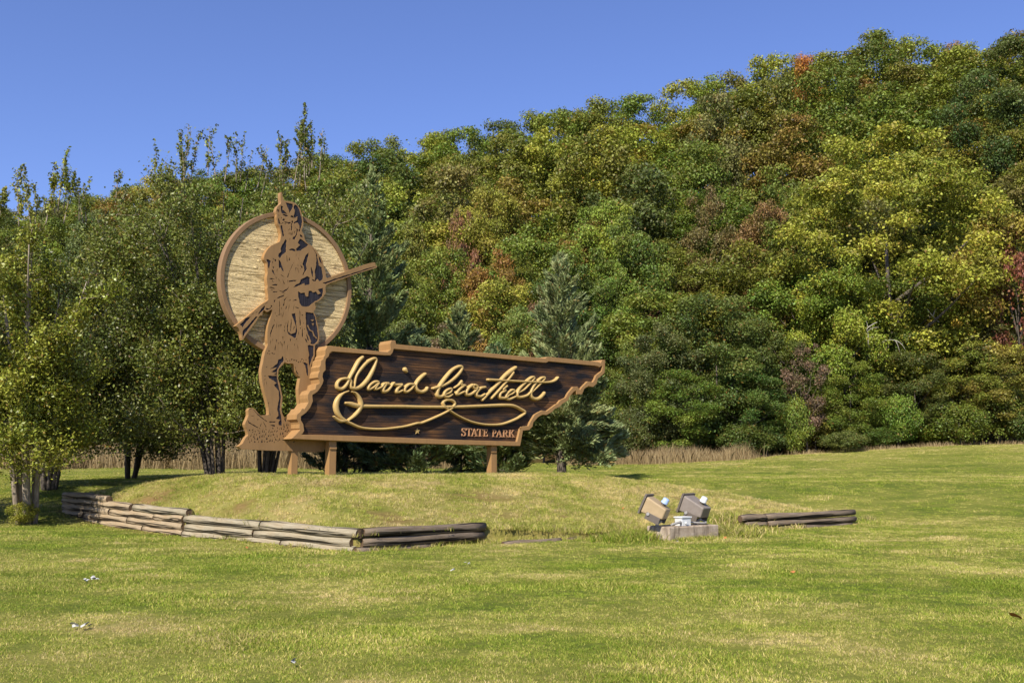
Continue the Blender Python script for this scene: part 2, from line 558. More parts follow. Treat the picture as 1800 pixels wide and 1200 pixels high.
def scatter(name, pts, tint, bri, scl, pick, meshes, label=None, cat=None):
    coll = bpy.data.collections.new(name + '_pieces')
    for i, m in enumerate(meshes):
        o = bpy.data.objects.new('grass_tuft', m)
        coll.objects.link(o)
    me = bpy.data.meshes.new(name)
    me.vertices.add(len(pts)); me.vertices.foreach_set('co', np.asarray(pts, np.float32).ravel())
    set_attr(me, 'tint', tint); set_attr(me, 'bri', bri); set_attr(me, 'scl', scl); set_attr(me, 'pick', pick, typ='INT')
    rot = np.column_stack([rng.uniform(-.12, .12, len(pts)), rng.uniform(-.12, .12, len(pts)), rng.uniform(0, 6.283, len(pts))])
    set_attr(me, 'rot', rot, typ='FLOAT_VECTOR')
    me.update()
    o = link_mesh(name, me, None)
    ng = bpy.data.node_groups.new(name + '_scatter', 'GeometryNodeTree')
    ng.interface.new_socket('Geometry', in_out='INPUT', socket_type='NodeSocketGeometry')
    ng.interface.new_socket('Geometry', in_out='OUTPUT', socket_type='NodeSocketGeometry')
    N = ng.nodes
    gi = N.new('NodeGroupInput'); go = N.new('NodeGroupOutput')
    ci = N.new('GeometryNodeCollectionInfo'); ci.inputs['Collection'].default_value = coll
    ci.inputs['Separate Children'].default_value = True; ci.inputs['Reset Children'].default_value = True
    ip = N.new('GeometryNodeInstanceOnPoints'); ip.inputs['Pick Instance'].default_value = True
    def named(nm, dt):
        a = N.new('GeometryNodeInputNamedAttribute'); a.data_type = dt; a.inputs['Name'].default_value = nm
        return a.outputs['Attribute']
    L = ng.links
    L.new(gi.outputs[0], ip.inputs['Points']); L.new(ci.outputs[0], ip.inputs['Instance'])
    L.new(named('pick', 'INT'), ip.inputs['Instance Index'])
    e2r = N.new('FunctionNodeEulerToRotation'); L.new(named('rot', 'FLOAT_VECTOR'), e2r.inputs[0])
    L.new(e2r.outputs[0], ip.inputs['Rotation'])
    L.new(named('scl', 'FLOAT'), ip.inputs['Scale'])
    L.new(ip.outputs[0], go.inputs[0])
    md = o.modifiers.new('scatter', 'NODES'); md.node_group = ng
    tag(o, label, cat, kind='stuff')
    return o

def frustum_pts(y0, y1, dens, xlim=0.86):
    area = xlim * (y1 ** 2 - y0 ** 2)
    n = int(area * dens)
    y = np.sqrt(rng.uniform(y0 ** 2, y1 ** 2, n))
    x = rng.uniform(-1, 1, n) * xlim * y
    return x, y

near = [tuft_mesh('grass_tuft', 50, 0.115, 0.014, 0.048, 0.0036, 1.2) for _ in range(6)]
P = []
for (y0, y1, dn, sc, pk) in ((5.2, 10, 210, 0.85, 0), (10, 16, 130, 0.95, 0), (16, 26, 52, 1.2, 0), (26, 40, 22, 1.35, 0), (40, 60, 8, 1.5, 0)):
    x, y = frustum_pts(y0, y1, dn)
    s = sc * rng.uniform(0.75, 1.25, len(x))
    P.append(np.column_stack([x, y, s]))
P = np.vstack(P)
inm = inside_mound(P[:, 0], P[:, 1])
P = P[~inm]
keep = (soil_at(P[:, 0], P[:, 1]) * rng.random(len(P)) < 0.5) & (P[:, 1] < foot_y(P[:, 0]) - 1)
P = P[keep]
x, y = P[:, 0], P[:, 1]
tall = np.clip(vn2.fbm(x * 0.8 + 50, y * 0.8, 2) * 1.3, 0.6, 1.3)
scatter('grass', np.column_stack([x, y, base_z(x, y)]), dryness(x, y), vn.fbm(x * 1.7, y * 1.7, 3), P[:, 2] * tall,
        rng.integers(0, 6, len(P)), near)
# mound turf, thinner and drier
n = 17000
x = rng.uniform(-13, 10, n * 2); y = rng.uniform(14, 35, n * 2)
m = inside_mound(x, y); x, y = x[m], y[m]
dd = mound_dry(x, y)
bare_ = np.clip((vn.fbm(x * 1.2 + 9, y * 1.2 + 3) - 0.58) * 5, 0, 1)
bare_ = np.maximum(bare_, 1 - smooth(np.hypot(x + 8.6, y - 23.6) / 1.4))
k = rng.random(len(x)) > bare_ * 0.85
x, y, dd = x[k], y[k], dd[k]
mt = [tuft_mesh('grass_tuft', 40, 0.12, 0.03, 0.10, 0.0042, 1.2) for _ in range(4)]
scatter('grass', np.column_stack([x, y, mound_z(x, y)]), dd, vn.fbm(x * 1.7, y * 1.7, 3), rng.uniform(0.45, 0.95, len(x)),
        rng.integers(0, 4, len(x)), mt)
# ------------------------------------------------------------------ the park sign
YAW = math.radians(41)
SU = Vector((math.cos(YAW), math.sin(YAW), 0)); SN = Vector((math.sin(YAW), -math.cos(YAW), 0))
SO = at_y(580, 833, 24.2); SO.z = 0.0
def hit(px, py, q):
    """local (u, z) on the plane q metres in front (+) of the name board's face"""
    d = ray(px, py)
    t = ((SO + SN * q - CAM).dot(SN)) / d.dot(SN)
    p = CAM + d * t
    return ((p - SO).dot(SU), p.z)
def zo(ox, oy, k):
    return lambda pts: [(ox + x / k, oy + y / k) for x, y in pts]
F1 = zo(460, 330, 12); F2 = zo(450, 415, 12); F3 = zo(450, 490, 12); F4 = zo(450, 570, 12)
F5 = zo(415, 660, 1457 / 170); F6 = zo(395, 500, 1527 / 140); F7 = zo(560, 440, 12)
B1 = zo(490, 590, 6); B2 = zo(580, 620, 1543 / 180); B3 = zo(740, 630, 7.2); B4 = zo(880, 610, 1333 / 200)
B5 = zo(490, 740, 1418 / 130); B6 = zo(780, 730, 10); Z3 = zo(560, 580, 1473 / 270)
def H(pix, q): return [hit(a, b, q) for a, b in pix]

def smooth_closed(pts, sub=3, tension=0.5):
    n = len(pts); out = []
    P = [Vector(p) for p in pts]
    for i in range(n):
        p0, p1, p2, p3 = P[i-1], P[i], P[(i+1) % n], P[(i+2) % n]
        for j in range(sub):
            t = j / sub
            out.append(tuple(0.5 * ((2*p1) + (p2-p0)*t + (2*p0-5*p1+4*p2-p3)*t*t + (3*p1-p0-3*p2+p3)*t**3)))
    return out
def smooth_open(pts, sub=6):
    P = [Vector(p) for p in pts]
    P = [P[0]*2 - P[1]] + P + [P[-1]*2 - P[-2]]
    out = []
    for i in range(1, len(P) - 2):
        p0, p1, p2, p3 = P[i-1], P[i], P[i+1], P[i+2]
        for j in range(sub):
            t = j / sub
            out.append(0.5 * ((2*p1) + (p2-p0)*t + (2*p0-5*p1+4*p2-p3)*t*t + (3*p1-p0-3*p2+p3)*t**3))
    out.append(P[-2])
    return out

def plate(name, loops, front, back, mats, parent, bevel=0.0, front_slot=0):
    """filled outline (even-odd holes) between depths `back` and `front`; local axes u, -n, z"""
    cu = bpy.data.curves.new(name, 'CURVE')
    cu.dimensions = '2D'; cu.fill_mode = 'BOTH'
    for lp in loops:
        s = cu.splines.new('POLY'); s.points.add(len(lp) - 1)
        for p, (a, b) in zip(s.points, lp): p.co = (a, b, 0, 1)
        s.use_cyclic_u = True
    cu.extrude = (front - back) / 2 - bevel; cu.bevel_depth = bevel; cu.offset = -bevel; cu.bevel_resolution = 1
    o = bpy.data.objects.new(name, cu); COL.objects.link(o)
    me = bpy.data.meshes.new_from_object(o)
    bpy.data.objects.remove(o); bpy.data.curves.remove(cu)
    mid = (front + back) / 2
    n = len(me.vertices)
    co = np.zeros(n * 3, np.float32); me.vertices.foreach_get('co', co); co = co.reshape(-1, 3)
    new = np.column_stack([co[:, 0], -(co[:, 2] + mid), co[:, 1]])
    me.vertices.foreach_set('co', new.astype(np.float32).ravel())
    me.materials.clear()
    me.update()
    me.name = name
    ob = link_mesh(name, me, mats, parent)
    if front_slot:
        for p in me.polygons:
            if p.normal.y < -0.9: p.material_index = front_slot
            else: p.material_index = 0
    else:
        for p in me.polygons: p.material_index = 0
    for p in me.polygons: p.use_smooth = False
    return ob

M_TAN = mat_paint('tan_paint', (0.375, 0.212, 0.082), 0.55)
M_BROWN = mat_paint('worn_brown_paint', (0.335, 0.195, 0.080), 0.6, 0.2)
M_RIM = mat_paint('dull_brown_paint', (0.27, 0.162, 0.078), 0.6)
M_GOLD = mat_paint('gold_paint', (0.55, 0.37, 0.135), 0.42, 0.10)
M_COPPER = mat_paint('copper_letter_paint', (0.52, 0.27, 0.13), 0.5, 0.08)
def mat_stained(name):
    t = NT(name)
    c = t.coord('Object', (0.55, 1, 26)); c2 = t.coord('Object', (0.9, 1, 2.6)); c3 = t.coord('Object', (1.2, 1, 70))
    g = t.noise(c, 1.0, 6, 0.7, 0.6); p = t.noise(c2, 1.0, 3, 0.5); f = t.noise(c3, 1.0, 3)
    wear = t.ramp(p, [(0.42, 0.0), (0.60, 1.0)])
    light = t.ramp(g, [(0.32, (0.012, 0.010, 0.012)), (0.48, (0.085, 0.040, 0.015)), (0.64, (0.25, 0.118, 0.042))])
    dark = t.ramp(g, [(0.35, (0.008, 0.008, 0.011)), (0.60, (0.020, 0.017, 0.018)), (0.75, (0.062, 0.042, 0.03))])
    col = t.mix(wear, dark, light)
    col = t.mix(t.math('MULTIPLY', f, 0.4), col, (0.008, 0.008, 0.01))
    b = t.bump(t.math('ADD', g, t.math('MULTIPLY', f, 0.5)), 0.8, 0.035)
    t.bsdf(col, 0.6, b, 0.22)
    return t.m
M_STAIN = mat_stained('dark_stained_wood')
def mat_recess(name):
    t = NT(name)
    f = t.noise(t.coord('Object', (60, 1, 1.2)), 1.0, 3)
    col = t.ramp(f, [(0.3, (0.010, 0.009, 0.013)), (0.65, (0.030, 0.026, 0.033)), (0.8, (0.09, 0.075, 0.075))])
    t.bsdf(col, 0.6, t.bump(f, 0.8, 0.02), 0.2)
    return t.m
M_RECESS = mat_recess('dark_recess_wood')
def mat_cream(name):
    t = NT(name)
    c = t.coord('Object', (0.55, 1, 9)); c3 = t.coord('Object', (0.9, 1, 30)); cw = t.coord('Object', (1.1, 1, 1.6))
    g = t.noise(c, 1.0, 4, 0.55, 2.2); f = t.noise(c3, 1.0, 4, 0.6, 1.0); w = t.noise(cw, 1.0, 3)
    k = t.n('TexVoronoi'); t.l(t.coord('Object', (2.6, 1, 3.4)), k.inputs['Vector']); k.inputs['Scale'].default_value = 1.0
    knot = t.ramp(k.outputs['Distance'], [(0.0, 1.0), (0.16, 0.0)])
    ridge = t.ramp(g, [(0.36, 0.0), (0.46, 0.75), (0.52, 0.62), (0.58, 1.0), (0.7, 0.8)])
    h = t.math('ADD', t.math('ADD', ridge, t.math('MULTIPLY', f, t.math('ADD', t.math('MULTIPLY', w, 0.9), 0.1))), t.math('MULTIPLY', knot, 1.3))
    groove = t.ramp(g, [(0.36, 1.0), (0.43, 0.0)])
    col = t.mix(t.math('MULTIPLY', groove, 0.7), (0.80, 0.61, 0.305), (0.22, 0.14, 0.045))  # groove shade painted into the colour to deepen the relief
    t.bsdf(col, 0.6, t.bump(h, 1.0, 0.07), 0.2)
    return t.m
M_CREAM = mat_cream('cream_carved_wood')

sign = empty('park_sign', SO, YAW)
tag(sign, 'large carved wooden park sign with tan frontiersman, cream disc and dark name board', 'park sign')

QF = -0.40          # front of the figure
QP = -0.56          # disc panel
# --- disc
ua, za = hit(386.3, 506, QP + 0.05); ub, zb = hit(618.5, 506, QP + 0.05)
RD = (ub - ua) / 2; UC = (ua + ub) / 2
ZC = hit(505, 373, QP + 0.05)[1] - RD
circ = lambda r, n=96: [(UC + r * math.cos(2*math.pi*i/n), ZC + r * math.sin(2*math.pi*i/n)) for i in range(n)]
disc = plate('medallion_panel', [circ(RD - 0.04)], QP, QP - 0.12, [M_CREAM], sign)
plate('medallion_rim', [circ(RD), circ(RD - 0.112)], QP + 0.05, QP - 0.16, [M_RIM], disc, 0.012)

# --- figure
outline = (F1([(405,95),(432,100),(437,160),(460,240),(485,275),(560,278),(640,295),(710,330),(770,385),(815,450),(835,520),(860,600),(875,680),(880,760),(870,830),(845,890),(855,930),(885,980),(905,1060),(925,1120),(985,1180)])
  + F2([(1190,215),(1270,300),(1330,385),(1390,480),(1420,560),(1435,660),(1470,770)])
  + F7([(175,585),(400,510),(620,425),(900,330),(1100,265),(1190,255),(1205,310),(1235,335),(1215,370),(1130,395),(900,465),(650,550),(400,640),(155,735),(155,880),(130,930),(80,1000),(0,1070)])
  + F3([(1240,510),(1260,580),(1250,640),(1215,700),(1250,760),(1280,880),(1310,1000),(1325,1100)])
  + F4([(1335,240),(1330,350),(1290,410),(1243,440),(1243,640),(1210,740),(1170,850),(1150,930),(1165,990)])
  + [(548,676),(545,700),(548,730),(556,755),(569,770),(569,793.6)]
  + F5([(890,1135),(80,1105),(100,1020),(150,930),(185,890),(165,810),(135,735),(165,660),(190,590),(185,530),(200,497),(245,482),(295,515),(345,578),(380,598),(440,592),(488,588),(495,555),(490,480),(460,350),(420,200),(395,90)])
  + F4([(118,1060),(118,950),(150,800),(175,660),(190,600),(200,555),(240,460),(255,405),(243,340),(245,150)])
  + F3([(265,960),(305,830),(345,690),(335,650),(300,660),(240,697),(188,675),(165,657),(140,710),(130,772),(85,772)])
  + F6([(620,680),(500,850),(400,980),(345,1062),(322,960),(295,890),(255,820),(212,792),(300,715),(420,622),(680,402),(800,322),(838,287)])
  + F3([(258,390),(258,330),(245,250),(240,200),(250,140),(236,60)])
  + F2([(232,870),(250,770),(243,700),(235,620),(225,560),(180,495),(172,440),(190,380),(240,290),(330,200),(480,130),(512,90)])
  + F1([(408,1020),(408,960),(390,880),(375,830),(340,760),(325,680),(315,620),(320,560),(305,500),(320,430),(345,385),(390,350),(413,310),(405,240),(400,160)]))
gap = (F4([(600,800),(640,812),(680,825),(730,822),(785,830),(815,900),(845,1000),(900,1090),(935,1130)])
  + F5([(940,200),(955,400),(960,540),(900,650),(800,690),(740,640),(700,580),(685,520),(690,430),(700,320),(680,230),(655,110),(633,60)])
  + F4([(470,1170),(465,1100),(475,1000),(490,930),(570,850)]))
RAISE = 0.016
OUT = smooth_closed(H(outline, QF), 2)
GAP = smooth_closed(H(gap, QF), 2)
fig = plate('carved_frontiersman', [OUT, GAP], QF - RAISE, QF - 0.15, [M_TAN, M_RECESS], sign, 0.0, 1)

patches = []
def pf(Z, *polys):
    for p in polys: patches.append(Z(p))
pf(F1,
 # cap: outer fur, strokes of the crown, under-brim shadow
 [(700,352),(755,392),(797,462),(818,530),(845,620),(858,700),(852,790),(818,880),(795,945),(772,900),(798,870),(800,810),(780,772),(758,735),(720,738),(690,760),(676,740),(700,716),(748,690),(752,606),(700,640),(668,600),(690,540),(694,470),(672,402)],
 [(500,312),(550,318),(655,344),(666,400),(642,450),(612,500),(592,545),(572,470),(540,400)],
 [(405,374),(454,402),(448,466),(500,512),(540,552),(480,545),(428,545),(408,480)],
 [(432,566),(470,552),(560,592),(500,606)],
 [(600,606),(640,575),(662,606),(690,640),(640,628)],
 [(432,684),(468,644),(496,682),(470,700)], [(470,712),(520,718),(560,728),(606,722),(614,740),(588,760),(572,776),(552,744),(500,738)],
 [(624,706),(660,690),(668,740),(652,752),(640,735)], [(470,752),(520,756),(500,768)],
 # nose, mouth, cheeks
 [(622,748),(644,746),(640,800),(652,866),(634,904),(612,898),(624,860),(618,800)], [(540,938),(610,944),(682,938),(660,950),(600,952)], [(598,966),(662,970),(656,990),(612,992)],
 [(690,918),(712,910),(704,960),(694,968)], [(490,880),(500,905),(488,925)], [(704,800),(716,850),(706,880)],
 # hair and beard
 [(366,620),(384,700),(402,760),(392,780),(352,740),(345,670)], [(398,790),(436,800),(466,930),(480,1008),(450,1040),(432,960),(412,880)],
 [(325,440),(345,470),(335,525),(318,490)], [(350,560),(375,590),(365,605)], [(345,470),(372,440),(380,500),(360,530)],
 [(736,850),(770,890),(750,990),(722,1040),(702,1092),(650,1080),(662,1040),(712,1010),(735,930)],
 [(802,975),(850,1005),(872,1060),(812,1030)])
pf(F2,
 [(930,55),(990,92),(1040,132),(1105,185),(1060,230),(970,280),(940,312),(852,310),(850,262),(932,190),(880,140),(905,90)],
 [(630,60),(655,110),(640,160),(640,300),(630,342),(560,392),(530,440),(508,478),(470,430),(480,370),(530,330),(520,270),(540,200),(580,150),(600,100)],
 [(472,488),(520,535),(560,640),(592,742),(560,735),(520,660),(485,680),(482,560)],
 [(690,292),(740,265),(800,265),(840,300),(830,322),(760,300)],
 [(218,485),(270,492),(318,530),(300,600),(290,690),(262,670),(248,560)],
 [(350,630),(385,660),(380,692),(355,665)], [(335,700),(375,732),(410,832),(385,812),(340,750)],
 [(1110,348),(1110,420),(1090,500),(1062,620),(1080,690),(1030,760),(1000,822),(980,820),(1020,720),(1010,640),(980,580),(1020,480),(1050,402)],
 [(1165,228),(1245,312),(1290,390),(1325,560),(1330,620),(1390,660),(1400,740),(1420,850),(1408,915),(1350,958),(1300,902),(1262,958),(1205,948),(1172,905),(1240,930),(1252,860),(1240,740),(1272,600),(1272,470),(1268,382),(1222,295)],
 [(1316,425),(1352,452),(1396,560),(1385,598),(1340,522)],
 [(1160,640),(1180,680),(1212,760),(1210,850),(1190,870),(1162,760)],
 [(820,505),(735,670),(652,880),(690,852),(722,720),(800,560)],
 [(1078,842),(1140,882),(1140,1008),(1030,1040),(1020,990),(900,1042),(782,1085),(850,1015),(920,985),(940,920),(1030,872)],
 [(680,950),(760,930),(862,925),(850,942),(700,966)], [(330,1030),(400,1010),(460,1015),(440,1045),(370,1040)],
 [(270,1080),(320,1070),(402,1110),(300,1092)], [(350,1170),(460,1160),(440,1182),(370,1186)],
 [(560,900),(610,1000),(600,1030),(580,990)],
 [(460,1100),(490,1140),(560,1162),(640,1120),(700,1060),(690,1092),(650,1140),(580,1182),(500,1160)],
 [(385,482),(400,530),(410,552),(432,520),(420,490)], [(640,402),(650,500),(660,570),(672,520),(656,420)], [(700,440),(722,500),(690,522)],
 [(870,560),(902,642),(880,622)], [(930,600),(992,660),(960,672)], [(275,900),(330,880),(400,905),(320,910)])
pf(F3, [(460,388),(560,352),(598,332),(590,362),(500,402),(440,422)],
 [(882,262),(950,302),(1030,292),(1060,372),(1100,372),(1112,252),(1170,252),(1200,290),(1262,262),(1310,330),(1368,305),(1300,225),(1412,190),(1418,290),(1400,365),(1322,440),(1235,485),(1170,535),(1120,578),(1060,590),(960,570),(925,520),(905,420),(890,340)],
 [(670,362),(620,440),(602,500),(600,572),(570,562),(595,490),(588,440),(640,392)], [(680,460),(742,430),(722,460)], [(760,460),(852,430),(862,462)],
 [(742,832),(757,900),(742,1100),(725,1102),(730,950)], [(800,982),(822,1022),(790,1092)],
 [(922,642),(942,720),(930,800),(952,940),(932,1000),(920,880)], [(970,742),(1002,772),(960,772)],
 [(490,440),(512,560),(506,700),(502,760),(470,776),(490,720),(495,600)], [(380,450),(412,440),(402,490),(380,502)],
 [(385,950),(395,970),(350,1062),(318,1190),(300,1240),(306,1120),(350,1000)], [(390,820),(402,880),(385,892)], [(430,900),(447,1000),(435,1052)],
 [(640,570),(655,580),(640,640),(625,640)], [(830,590),(910,615),(905,628),(835,605)])
# pouch and bag
patches.append(F3([(1045,700),(1210,716),(1250,800),(1290,1000),(1308,1140)]) + F4([(1315,250),(1305,340),(1250,405),(1190,420),(1145,400),(1165,370),(1130,270),(1090,180),(1060,60)]))
patches.append(F4([(1080,20),(1130,130),(1190,160),(1220,250),(1270,300),(1292,292),(1240,240),(1205,140),(1145,115),(1100,10)]))
patches.append(F3([(1150,860),(1222,860),(1200,900)])); patches.append(F3([(1180,935),(1222,935),(1205,990)]))
patches.append(F3([(750,735),(830,722),(842,790),(860,900),(862,1020)]) + F4([(870,100),(870,180),(850,272),(820,292),(750,242),(690,212),(658,150),(652,40)])
   + F3([(662,960),(680,880),(690,865),(682,1010)]) + F4([(682,150),(740,205),(830,168),(845,70)]) + F3([(835,980),(790,850)]))
pf(F4, [(970,20),(992,150),(995,262),(970,262)], [(1070,182),(1110,282),(1120,352),(1090,332),(1060,230)], [(1030,292),(1060,372),(1100,392),(1062,312)],
 [(560,662),(582,700),(590,760),(500,880),(452,980),(440,1075),(335,1075),(440,1060),(370,1048),(440,1012),(320,1000),(400,952),(440,905),(290,942),(380,880),(450,822),(470,742),(530,722)],
 [(962,792),(1040,802),(1090,832),(1108,1000),(1108,1078),(1082,1080),(1060,1000),(1040,872),(1000,812)],
 [(1092,442),(1130,432),(1215,455),(1218,640),(1180,720),(1160,800),(1132,900),(1120,900),(1112,780),(1102,700),(1122,650),(1100,540)],
 [(826,860),(842,960),(930,1100),(938,1118),(850,1010),(820,910)], [(410,420),(425,460),(415,540),(395,545)], [(1050,1080),(1110,1060),(1090,1100)])
pf(F5, [(480,2),(615,2),(632,90),(662,230),(680,330),(670,430),(665,520),(682,600),(690,680),(690,750),(640,740),(640,700),(670,660),(600,650),(640,600),(620,500),(650,330),(640,230),(600,180),(570,140),(612,110),(560,70),(500,40)],
 [(500,690),(600,685),(590,702),(505,706)], [(500,740),(582,740),(590,770),(560,760)], [(700,600),(770,650),(785,730),(740,720),(715,660)],
 [(170,665),(200,700),(340,780),(330,790),(190,715)], [(400,680),(460,770),(450,785)], [(190,500),(240,490),(250,500),(195,515)], [(250,500),(330,580),(470,690),(460,695),(320,590)],
 [(310,655),(345,655),(330,668)], [(215,600),(280,602),(240,610)], [(360,760),(392,700),(372,770)], [(485,400),(500,400),(490,470)], [(495,520),(520,590),(510,600)])
pf(F6, [(770,382),(790,402),(770,478),(700,540),(640,600),(630,562),(690,472)],
 [(240,795),(330,722),(400,622),(460,602),(560,562),(500,640),(420,732),(340,850),(322,868),(285,812)],
 [(348,880),(450,782),(600,612),(632,622),(500,792),(400,925),(352,1010),(342,950)],
 [(780,462),(820,490),(880,462),(912,420),(905,400),(880,392),(888,430),(850,462),(800,450)], [(930,320),(960,310),(960,345),(935,350)])
patches.append(F7([(85,690),(300,612),(560,530),(800,455),(1000,388),(1212,338),(1205,348),(1010,412),(800,482),(650,532),(550,562),(400,605),(290,652),(150,708)]))
# fringe of the coat hem, grass on the base: small carved nicks
def crosses(P, Q):
    for i in range(len(P)):
        a, b = P[i], P[(i + 1) % len(P)]
        ax0, ax1 = min(a[0], b[0]), max(a[0], b[0])
        for j in range(len(Q)):
            c, d = Q[j], Q[(j + 1) % len(Q)]
            if max(c[0], d[0]) < ax0 or min(c[0], d[0]) > ax1: continue
            o = lambda p, q, r: (q[0]-p[0])*(r[1]-p[1])-(q[1]-p[1])*(r[0]-p[0])
            if o(a, b, c) * o(a, b, d) < 0 and o(c, d, a) * o(c, d, b) < 0: return True
    return False
OUTPX = smooth_closed(outline, 2); GAPPX = smooth_closed(gap, 2)
def ragged(p, amp):
    out = []
    rj = random.Random(len(p) * 31 + int(p[0][0] * 7 + p[0][1] * 3))
    for i in range(len(p)):
        a, b = p[i], p[(i + 1) % len(p)]
        L = math.hypot(b[0] - a[0], b[1] - a[1]); k = max(1, int(L / 2.4))
        for j in range(k):
            t = j / k; w = amp if j else amp * .3
            out.append((a[0] + (b[0] - a[0]) * t + rj.uniform(-w, w), a[1] + (b[1] - a[1]) * t + rj.uniform(-w, w)))
    return out
def self_crosses(P):
    n = len(P)
    for i in range(n):
        a, b = P[i], P[(i + 1) % n]
        for j in range(i + 2, n):
            if i == 0 and j == n - 1: continue
            c, d = P[j], P[(j + 1) % n]
            o = lambda p, q, r: (q[0]-p[0])*(r[1]-p[1])-(q[1]-p[1])*(r[0]-p[0])
            if o(a, b, c) * o(a, b, d) <= 0 and o(c, d, a) * o(c, d, b) <= 0: return True
    return False
def rough(p):
    for amp in (.45, .3, .18, .08):
        q = ragged(p, amp)
        if not self_crosses(q): return q
    return p
good = []
for p in [rough(q) for q in patches]:                      # keep every cut inside the outline and clear of the others
    cx0 = sum(q[0] for q in p) / len(p); cy0 = sum(q[1] for q in p) / len(p)
    for k in range(9):
        if not (crosses(p, OUTPX) or crosses(p, GAPPX) or any(crosses(p, q) for q in good)):
            good.append(p); break
        p = [(cx0 + (x - cx0) * .9, cy0 + (y - cy0) * .9) for x, y in p]
patches = good
r7 = random.Random(5)
def bb(p): return (min(q[0] for q in p), min(q[1] for q in p), max(q[0] for q in p), max(q[1] for q in p))
PB = [bb(p) for p in patches]
def inpoly(x, y, P):
    c = False; j = len(P) - 1
    for i in range(len(P)):
        if (P[i][1] > y) != (P[j][1] > y) and x < (P[j][0] - P[i][0]) * (y - P[i][1]) / (P[j][1] - P[i][1]) + P[i][0]: c = not c
        j = i
    return c
def nick(px, py, dx, dy, w):
    """a small carved cut, kept clear of its neighbours and of the outline"""
    w *= 1.9
    p = [(px - w, py), (px + w, py + 0.2), (px + dx, py + dy)]
    b = bb(p); m = 0.25
    for q in PB:
        if b[0] < q[2] + m and b[2] > q[0] - m and b[1] < q[3] + m and b[3] > q[1] - m: return
    for x, y in p:
        for ox, oy in ((2, 0), (-2, 0), (0, 2), (0, -2)):
            if not inpoly(x + ox, y + oy, outline) or inpoly(x + ox, y + oy, gap): return
    patches.append(p); PB.append(b)
for i in range(60):
    t = i / 59.0
    x = 468 + 76 * t; y = 617 + 17 * min(1, t * 2.2) + r7.uniform(-3, 2.5)
    nick(x, y - 1, r7.uniform(-1, 1.6), r7.uniform(2.5, 4.6), r7.uniform(0.4, 0.9))
for i in range(420):
    x = r7.uniform(436, 520)
    y = r7.uniform(752, 778)
    nick(x, y, r7.uniform(-1.5, 3), -r7.uniform(2.0, 6.5), r7.uniform(0.4, 1.0))
for i in range(60):
    x = r7.uniform(498, 508); y = r7.uniform(738, 768)
    nick(x, y, r7.uniform(-2, 1), -r7.uniform(4, 9), r7.uniform(0.4, 0.9))
for i in range(150):            # fur of the cap, hair and beard
    x, y = r7.choice([(r7.uniform(484, 500), r7.uniform(358, 394)), (r7.uniform(498, 528), r7.uniform(354, 384)), (r7.uniform(486, 498), r7.uniform(394, 420)), (r7.uniform(505, 524), r7.uniform(400, 420))])
    nick(x, y, r7.uniform(-1, 1), r7.uniform(2, 4.5), r7.uniform(0.35, 0.7))
for i in range(130):            # sleeve and shoulder fringe, folds of the coat
    x, y = r7.choice([(r7.uniform(466, 486), r7.uniform(452, 462)), (r7.uniform(515, 532), r7.uniform(460, 474)), (r7.uniform(547, 566), r7.uniform(470, 492)), (r7.uniform(478, 505), r7.uniform(535, 612)), (r7.uniform(508, 545), r7.uniform(560, 600))])
    nick(x, y, r7.uniform(-.8, .8), r7.uniform(3, 9), r7.uniform(0.35, 0.7))
def fold(x, y, dx, dy, L, w):
    """a long tapering carved line"""
    n_ = math.hypot(dx, dy); dx /= n_; dy /= n_
    p = [(x, y), (x + dx * L * .4 - dy * w, y + dy * L * .4 + dx * w), (x + dx * L, y + dy * L), (x + dx * L * .45 + dy * w * .6, y + dy * L * .45 - dx * w * .6)]
    b = bb(p); m = .3
    for q in PB:
        if b[0] < q[2] + m and b[2] > q[0] - m and b[1] < q[3] + m and b[3] > q[1] - m: return
    for a_, c_ in p:
        if not inpoly(a_, c_, outline) or inpoly(a_, c_, gap): return
        for ox, oy in ((1.6, 0), (-1.6, 0), (0, 1.6), (0, -1.6)):
            if not inpoly(a_ + ox, c_ + oy, outline) or inpoly(a_ + ox, c_ + oy, gap): return
    patches.append(p); PB.append(b)
for i in range(500):
    zone = r7.choice(['coat', 'coat', 'chest', 'sleeve', 'leg', 'shin', 'rock', 'base', 'base', 'stock'])
    if zone == 'coat': fold(r7.uniform(474, 552), r7.uniform(532, 606), r7.uniform(-.3, .2), 1, r7.uniform(6, 17), r7.uniform(.6, 1.0))
    elif zone == 'chest': fold(r7.uniform(486, 545), r7.uniform(436, 490), r7.uniform(-.7, .5), 1, r7.uniform(5, 13), r7.uniform(.5, .9))
    elif zone == 'sleeve': fold(r7.uniform(468, 496), r7.uniform(455, 525), r7.uniform(-.2, 1), r7.uniform(-.2, .8), r7.uniform(5, 12), r7.uniform(.5, .95))
    elif zone == 'leg': fold(r7.uniform(458, 490), r7.uniform(630, 668), r7.uniform(.5, 1), r7.uniform(-.5, .5), r7.uniform(5, 12), r7.uniform(.5, 1.0))
    elif zone == 'shin': fold(r7.uniform(464, 492), r7.uniform(668, 730), r7.uniform(-.2, .3), 1, r7.uniform(5, 14), r7.uniform(.45, .8))
    elif zone == 'rock': fold(r7.uniform(434, 474), r7.uniform(722, 756), 1, r7.uniform(.2, 1.1), r7.uniform(5, 14), r7.uniform(.5, .9))
    elif zone == 'stock': fold(r7.uniform(412, 470), r7.uniform(530, 590), 1, r7.uniform(-.9, -.6), r7.uniform(5, 12), r7.uniform(.5, .8))
    else: fold(r7.uniform(438, 515), r7.uniform(748, 781), r7.uniform(-.4, .8), -1, r7.uniform(4, 10), r7.uniform(.7, 1.2))
loops = [OUT, GAP] + [H(p, QF) for p in patches]
plate('carved_relief', loops, QF, QF - RAISE + 0.002, [M_BROWN], fig)

